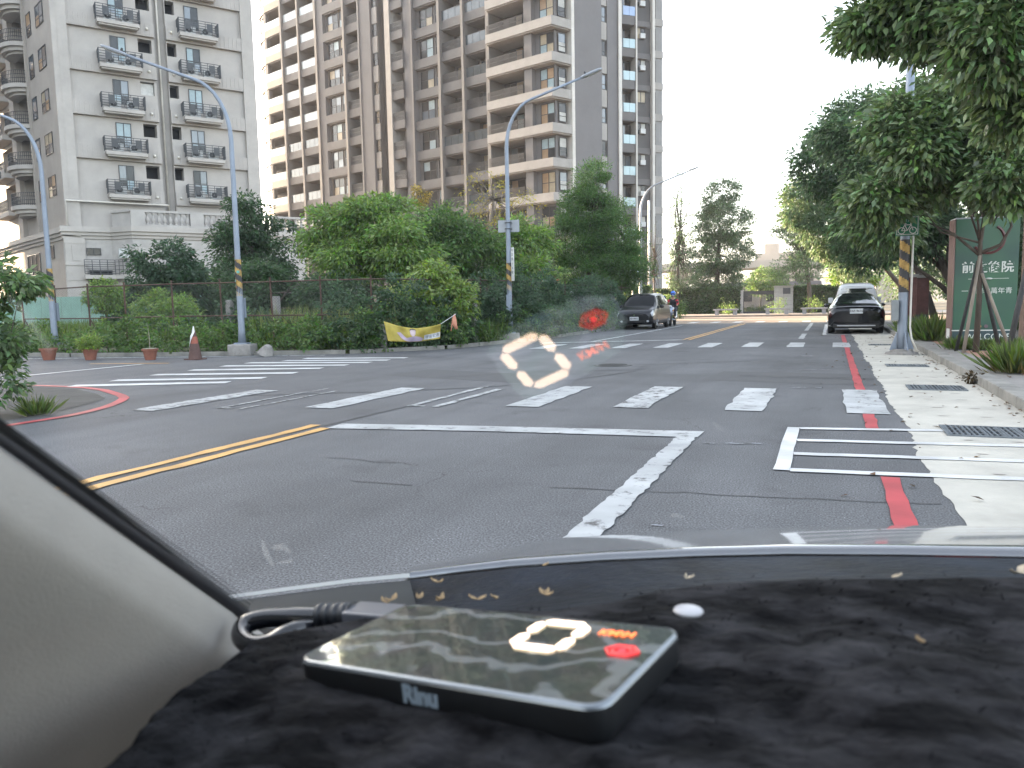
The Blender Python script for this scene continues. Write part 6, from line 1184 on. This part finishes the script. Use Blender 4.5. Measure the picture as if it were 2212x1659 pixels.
for x in (x0, x1): seg(mb, x, y0+g_, x, ym-g_, w_); seg(mb, x, ym+g_, x, y1-g_, w_)
mb.build('digit', GLOW, hud)
text('KM/H', .0058, OR, hud, 'unit_lettering', (.0432, .0206, .0007), (0, 0, pi), .0001, mirror=True, bold=.00012, squash=.95)
mb = MB(); mb.tube([(.0515, .0065, .0006), (.0515, .0065, .0009)], .0015, 16); mb.build('warning_light', RDG, hud)
RD2 = emit_mat('icon_glow', (.9, .05, .05), .06); mb = MB(); hx_ = [(.0515+.0058*cos(a), .0065+.0042*sin(a), .0007) for a in np.linspace(0, 2*pi, 7)]; mb.tube(hx_, .0006, 5); hx_ = [(.0515+.0034*cos(a), .0065+.0027*sin(a), .0007) for a in np.linspace(0, 2*pi, 13)]; mb.tube(hx_, .0006, 5); mb.build('warning_icon', RD2, hud)
text('Rinu', .0082, M('logo_grey', (.2, .25, .3), .5), hud, 'logo', (-.0035, -HD/2-.0002, -.0055), (pi/2, 0, 0), .0001, bold=.0004)
# ---- fur mat over the dashboard
nx_, nz_ = RN[0, 2], RN[2, 2]
def mat_base(x, y):
    dx = np.clip(x-DQ[0], -.14, .13); z = DQ[2]-.0122-nx_/nz_*dx
    z = z-.004*np.clip((.16-y)/.1, 0, 3)**1.3
    return z
RP = [np.array(atD(*p_, .38)) for p_ in ((1040, 1700), (1190, 1600), (1330, 1548), (1640, 1447), (1800, 1400))]
def fold(x, y):
    """a swell of the mat on the driver's side of the display"""
    best = np.full(np.shape(x), 9.); sgn = np.zeros(np.shape(x))
    for a, b_ in zip(RP, RP[1:]):
        a, b_ = a[:2], b_[:2]; d = b_-a; L = np.linalg.norm(d); d = d/L; t = np.clip((x-a[0])*d[0]+(y-a[1])*d[1], 0, L); px_, py__ = a[0]+d[0]*t, a[1]+d[1]*t; r = np.hypot(x-px_, y-py__); cr = d[0]*(y-a[1])-d[1]*(x-a[0]); m_ = r < best; best = np.where(m_, r, best); sgn = np.where(m_, np.sign(cr), sgn)
    s_ = best*sgn; return .017*(1/(1+np.exp((s_+.006)/.006)))*np.exp(-np.clip(-s_-.05, 0, 1)/.08)*np.clip((.30-y)/.1, 0, 1)
from mathutils import noise as mn
def on_mat(x, y):
    z = EYE-.135
    for _ in range(6): P = G(x, y, z); z = float(mat_base(P[0], P[1]))-.003
    return P
lp = np.array([on_mat(*q) for q in ((548, 1398), (400, 1530), (245, 1664), (100, 1800))])
bk = np.array([on_mat(*q) for q in ((540, 1394), (700, 1352), (885, 1306), (1180, 1314), (1330, 1293), (1430, 1268), (1540, 1254), (1640, 1249), (1760, 1245), (1930, 1247), (2080, 1241), (2230, 1240), (2500, 1245))])
rows = []; NX, NY = 260, 150
xs = np.linspace(lp[:, 0].min(), 1.05, NX)
for j in range(NY):
    f = j/(NY-1); row = []
    for x in xs:
        yb = np.interp(x, bk[:, 0], bk[:, 1]); y = -.12+(yb+.12)*f
        xl = np.interp(y, lp[::-1, 1], lp[::-1, 0]); xx = max(x, xl) if x < xl else x
        z = float(mat_base(xx, y)+fold(np.array(xx), np.array(y))); v = Vector((xx*30, y*30, 0)); z += (.0034*mn.fractal(v*.7, 1.0, 2.0, 4)+.0022*mn.fractal(v*2.2, .8, 2.0, 4)-.003)*min(1, max(.2, (yb-y)/.05))-.003*max(0, 1-(yb-y)/.06)
        if j == NY-1: z -= .03
        row.append((xx, y, z))
    rows.append(row)
def fur_mat():
    m, n, l, b = node_mat('black_fur'); b.inputs['Roughness'].default_value = .95; b.inputs['Specular IOR Level'].default_value = .05; b.inputs['Sheen Weight'].default_value = .02; b.inputs['Sheen Roughness'].default_value = .6
    tc = n.new('ShaderNodeTexCoord'); 
    def nz(s_, d_, st): mp = n.new('ShaderNodeMapping'); mp.inputs['Scale'].default_value = st; mp.inputs['Rotation'].default_value = (0, 0, .25); q = n.new('ShaderNodeTexNoise'); q.inputs['Scale'].default_value = s_; q.inputs['Detail'].default_value = d_; q.inputs['Roughness'].default_value = .62; l.new(tc.outputs['Object'], mp.inputs[0]); l.new(mp.outputs[0], q.inputs['Vector']); return q
    r = n.new('ShaderNodeValToRGB'); e = r.color_ramp.elements; e[0].position, e[1].position = .43, .68; e[0].color = (.0004, .0006, .0013, 1); e[1].color = (.028, .028, .031, 1); l.new(nz(48, 7, (.6, 1.1, 1)).outputs['Fac'], r.inputs[0]); l.new(r.outputs[0], b.inputs['Base Color'])
    bp = n.new('ShaderNodeBump'); bp.inputs['Strength'].default_value = .7; bp.inputs['Distance'].default_value = .003; l.new(nz(160, 5, (.6, 1.2, 1)).outputs['Fac'], bp.inputs['Height']); l.new(bp.outputs[0], b.inputs['Normal']); return m
FUR = fur_mat()
dm = thing('dashboard_mat', 'black furry mat with soft folds covering the dashboard', 'mat', (.3, .2, EYE-.15))
mb = MB(); mb.loft([[(p_[0]-.3, p_[1]-.2, p_[2]-EYE+.15) for p_ in r] for r in rows]); mb.build('cloth', FUR, dm, True)
n = 16000; ii = rng.integers(0, NY, n); jj = rng.integers(0, NX-40, n); RWS = np.array(rows); pos = RWS[ii, jj]+rng.normal(size=(n, 3))*np.array([.003, .003, .0004])-np.array([.3, .2, EYE-.15])
xl = np.interp(pos[:, 1]+.2, lp[::-1, 1], lp[::-1, 0])-.3; pos = pos[pos[:, 0] > xl+.004]; n = len(pos)
ax = np.c_[rng.normal(size=n)*.6+.5, rng.normal(size=n)*.6-.3, np.full(n, .55)]; L = .0015+.002*rng.random(n); leaf_mesh('pile', pos, ax, rng.normal(size=(n, 3)), L, L*.18, FUR, dm)
# dashboard shell below and behind the mat
dA, dB = spl(bk, 40), spl([atY(*q) for q in ((470, 1335, .40), *cb)], 40)
mb = LBd(); mb.loft([dA+np.array([0, -.02, -.012]), dA+np.array([0, .004, -.008]), (dA+dB)/2+np.array([0, 0, -.008]), dB+np.array([0, 0, -.008])]); mb.build('dashboard', M('dash_plastic', (.008, .009, .011), .7, .3, 8, spec=.1), own, True)
# cream end cap of the dashboard beside the mat
# ---- cable
def pt(x, y, D): return atD(x, y, D)
cb_ = thing('usb_cable', 'thick glossy black cable looping from the left end of the display', 'cable', tuple(pt(760, 1330, .38)))
o0 = np.array(cb_.location)
def smooth(P, n=60):
    P = np.array(P); m = len(P)-1; out = []
    for t in np.linspace(0, m, n):
        i = min(int(t), m-1); f = t-i; p = [P[min(max(i+k, 0), m)] for k in (-1, 0, 1, 2)]
        out.append(.5*((2*p[1])+(-p[0]+p[2])*f+(2*p[0]-5*p[1]+4*p[2]-p[3])*f*f+(-p[0]+3*p[1]-3*p[2]+p[3])*f**3))
    return out
RUBG = M('cable_rubber', (.006, .007, .01), .16, .1, 10, coat=.5)
path = smooth([pt(742, 1332, .385)-o0, pt(700, 1333, .388)-o0, pt(630, 1333, .39)-o0, pt(570, 1336, .392)-o0, pt(530, 1350, .39)-o0, pt(522, 1375, .382)-o0, pt(545, 1393, .374)-o0, pt(585, 1390, .372)-o0, pt(630, 1366, .376)-o0, pt(680, 1358, .385)-o0, pt(740, 1362, .395)-o0])
mb = MB(); mb.tube(path, .005, 14); mb.build('cord', RUBG, cb_, True)
a, b_ = pt(690, 1329, .384)-o0, pt(762, 1329, .378)-o0
mb = MB(); mb.tube([a+(b_-a)*i/40 for i in range(41)], [.0051+.0009*(1 if (i//5) % 2 == 0 else -.4)+.0006*i/40 for i in range(41)], 14); mb.build('strain_relief', M('relief_rubber', (.02, .022, .026), .4, .1, 10), cb_, True)
c_ = pt(862, 1337, .366)-o0; u = unit(c_-b_); v = np.array([0, 0, 1.]); v = unit(v-u*(v@u)); w2 = np.cross(u, v)
mb = MB(); mb.loft([[p_+w2*.0082*sx_+v*.0045*sz_ for sx_, sz_ in ((-1, -1), (1, -1), (1, 1), (-1, 1))] for p_ in (b_, b_+(c_-b_)*.5, c_)], True); mb.add([b_+w2*.0068*sx_+v*.0038*sz_ for sx_, sz_ in ((-1, -1), (1, -1), (1, 1), (-1, 1))], [(3, 2, 1, 0)]); mb.build('plug', M('plug_grey', (.1, .105, .12), .3, .1, 10), cb_, False, .0012)
# ---- small things on the mat
def rest(px_, py_, z=None): return G(px_, py_, EYE-.122 if z is None else EYE+z)
P = rest(1487, 1322, -.119); o = MB().ell((0, 0, 0), (.0058, .0032, .0016), 14, 8).build('white_pebble', M('white_plastic', (.38, .38, .4), .4, .05, 5), None, True); o.location = (P[0], P[1], P[2]+.0005); tag(o, 'small white oval capsule lying on the black mat', 'capsule')
PET = M('dry_petal', (.36, .25, .13), .7, .35, 120, 3); PETW = M('pale_petal', (.4, .34, .25), .7, .25, 120, 3)
pet = [((832, 1306), -.15, 'curled tan petal above the black plug'), ((848, 1301), -.15, 'tan petal just right of the plug top'), ((905, 1298), -.148, 'tan petal at the rear left corner of the display'), ((942, 1301), -.147, 'petal pair behind the left rear edge of the display'), ((953, 1296), -.147, 'small petal nestling against the pair behind the display'), ((1031, 1300), -.145, 'tan petal behind the middle of the display'), ((1076, 1296), -.145, 'crumpled petal on the cowl edge behind the display'), ((1178, 1290), -.143, 'star shaped dry flower on the dashboard behind the glowing digit'), ((947, 1262), -.16, 'brown petal higher up on the dark cowl at left'), ((1172, 1225), -.19, 'brown petal below the bonnet edge in the middle'), ((1481, 1254), -.15, 'pale petal on the cowl below the middle of the bonnet'), ((1926, 1252), -.128, 'bright pale petal on the right back edge of the mat'), ((1998, 1395), -.116, 'lone tiny petal in the middle of the mat at right'), ((2200, 1243), -.128, 'large pale petal at the right edge of the mat')]
for (q, z, lab) in pet:
    P = rest(*q, z); mb = MB()
    for k in range(3 if 'star' in lab or 'crumpled' in lab or 'large' in lab else 2):
        a = rng.random()*6.28; L = .0036*(1.6 if 'large' in lab else .7 if 'tiny' in lab else 1)*(.8+.5*rng.random()); d = np.array([cos(a), sin(a), .35]); s_ = np.array([-sin(a), cos(a), .1])*L*.35
        mb.loft([[np.array([0, 0, 0])-s_*.3, np.array([0, 0, 0.0006]), s_*.3], [d*L*.5-s_, d*L*.5+np.array([0, 0, -.001]), d*L*.5+s_], [d*L-s_*.4, d*L+np.array([0, 0, .001]), d*L+s_*.4]])
    o = mb.build('dry_petal', PETW if ('pale' in lab) else PET, None, True); o.modifiers.new('thickness', 'SOLIDIFY').thickness = .0002; o.location = (P[0], P[1], P[2]+.0012); tag(o, lab, 'petal', 'dry petals scattered on the dashboard and cowl')

# ---- thin evening haze
hz = bpy.data.materials.new('haze'); hz.use_nodes = True; n = hz.node_tree; n.nodes.clear(); o = n.nodes.new('ShaderNodeOutputMaterial'); v = n.nodes.new('ShaderNodeVolumePrincipled'); v.inputs['Density'].default_value = .0004; v.inputs['Color'].default_value = (.9, .93, 1, 1); v.inputs['Anisotropy'].default_value = .1; n.links.new(v.outputs[0], o.inputs['Volume'])
tag(MB().box(-430, 430, -430, 430, -1.1, 58).build('haze', hz), None, None, None, 'stuff')
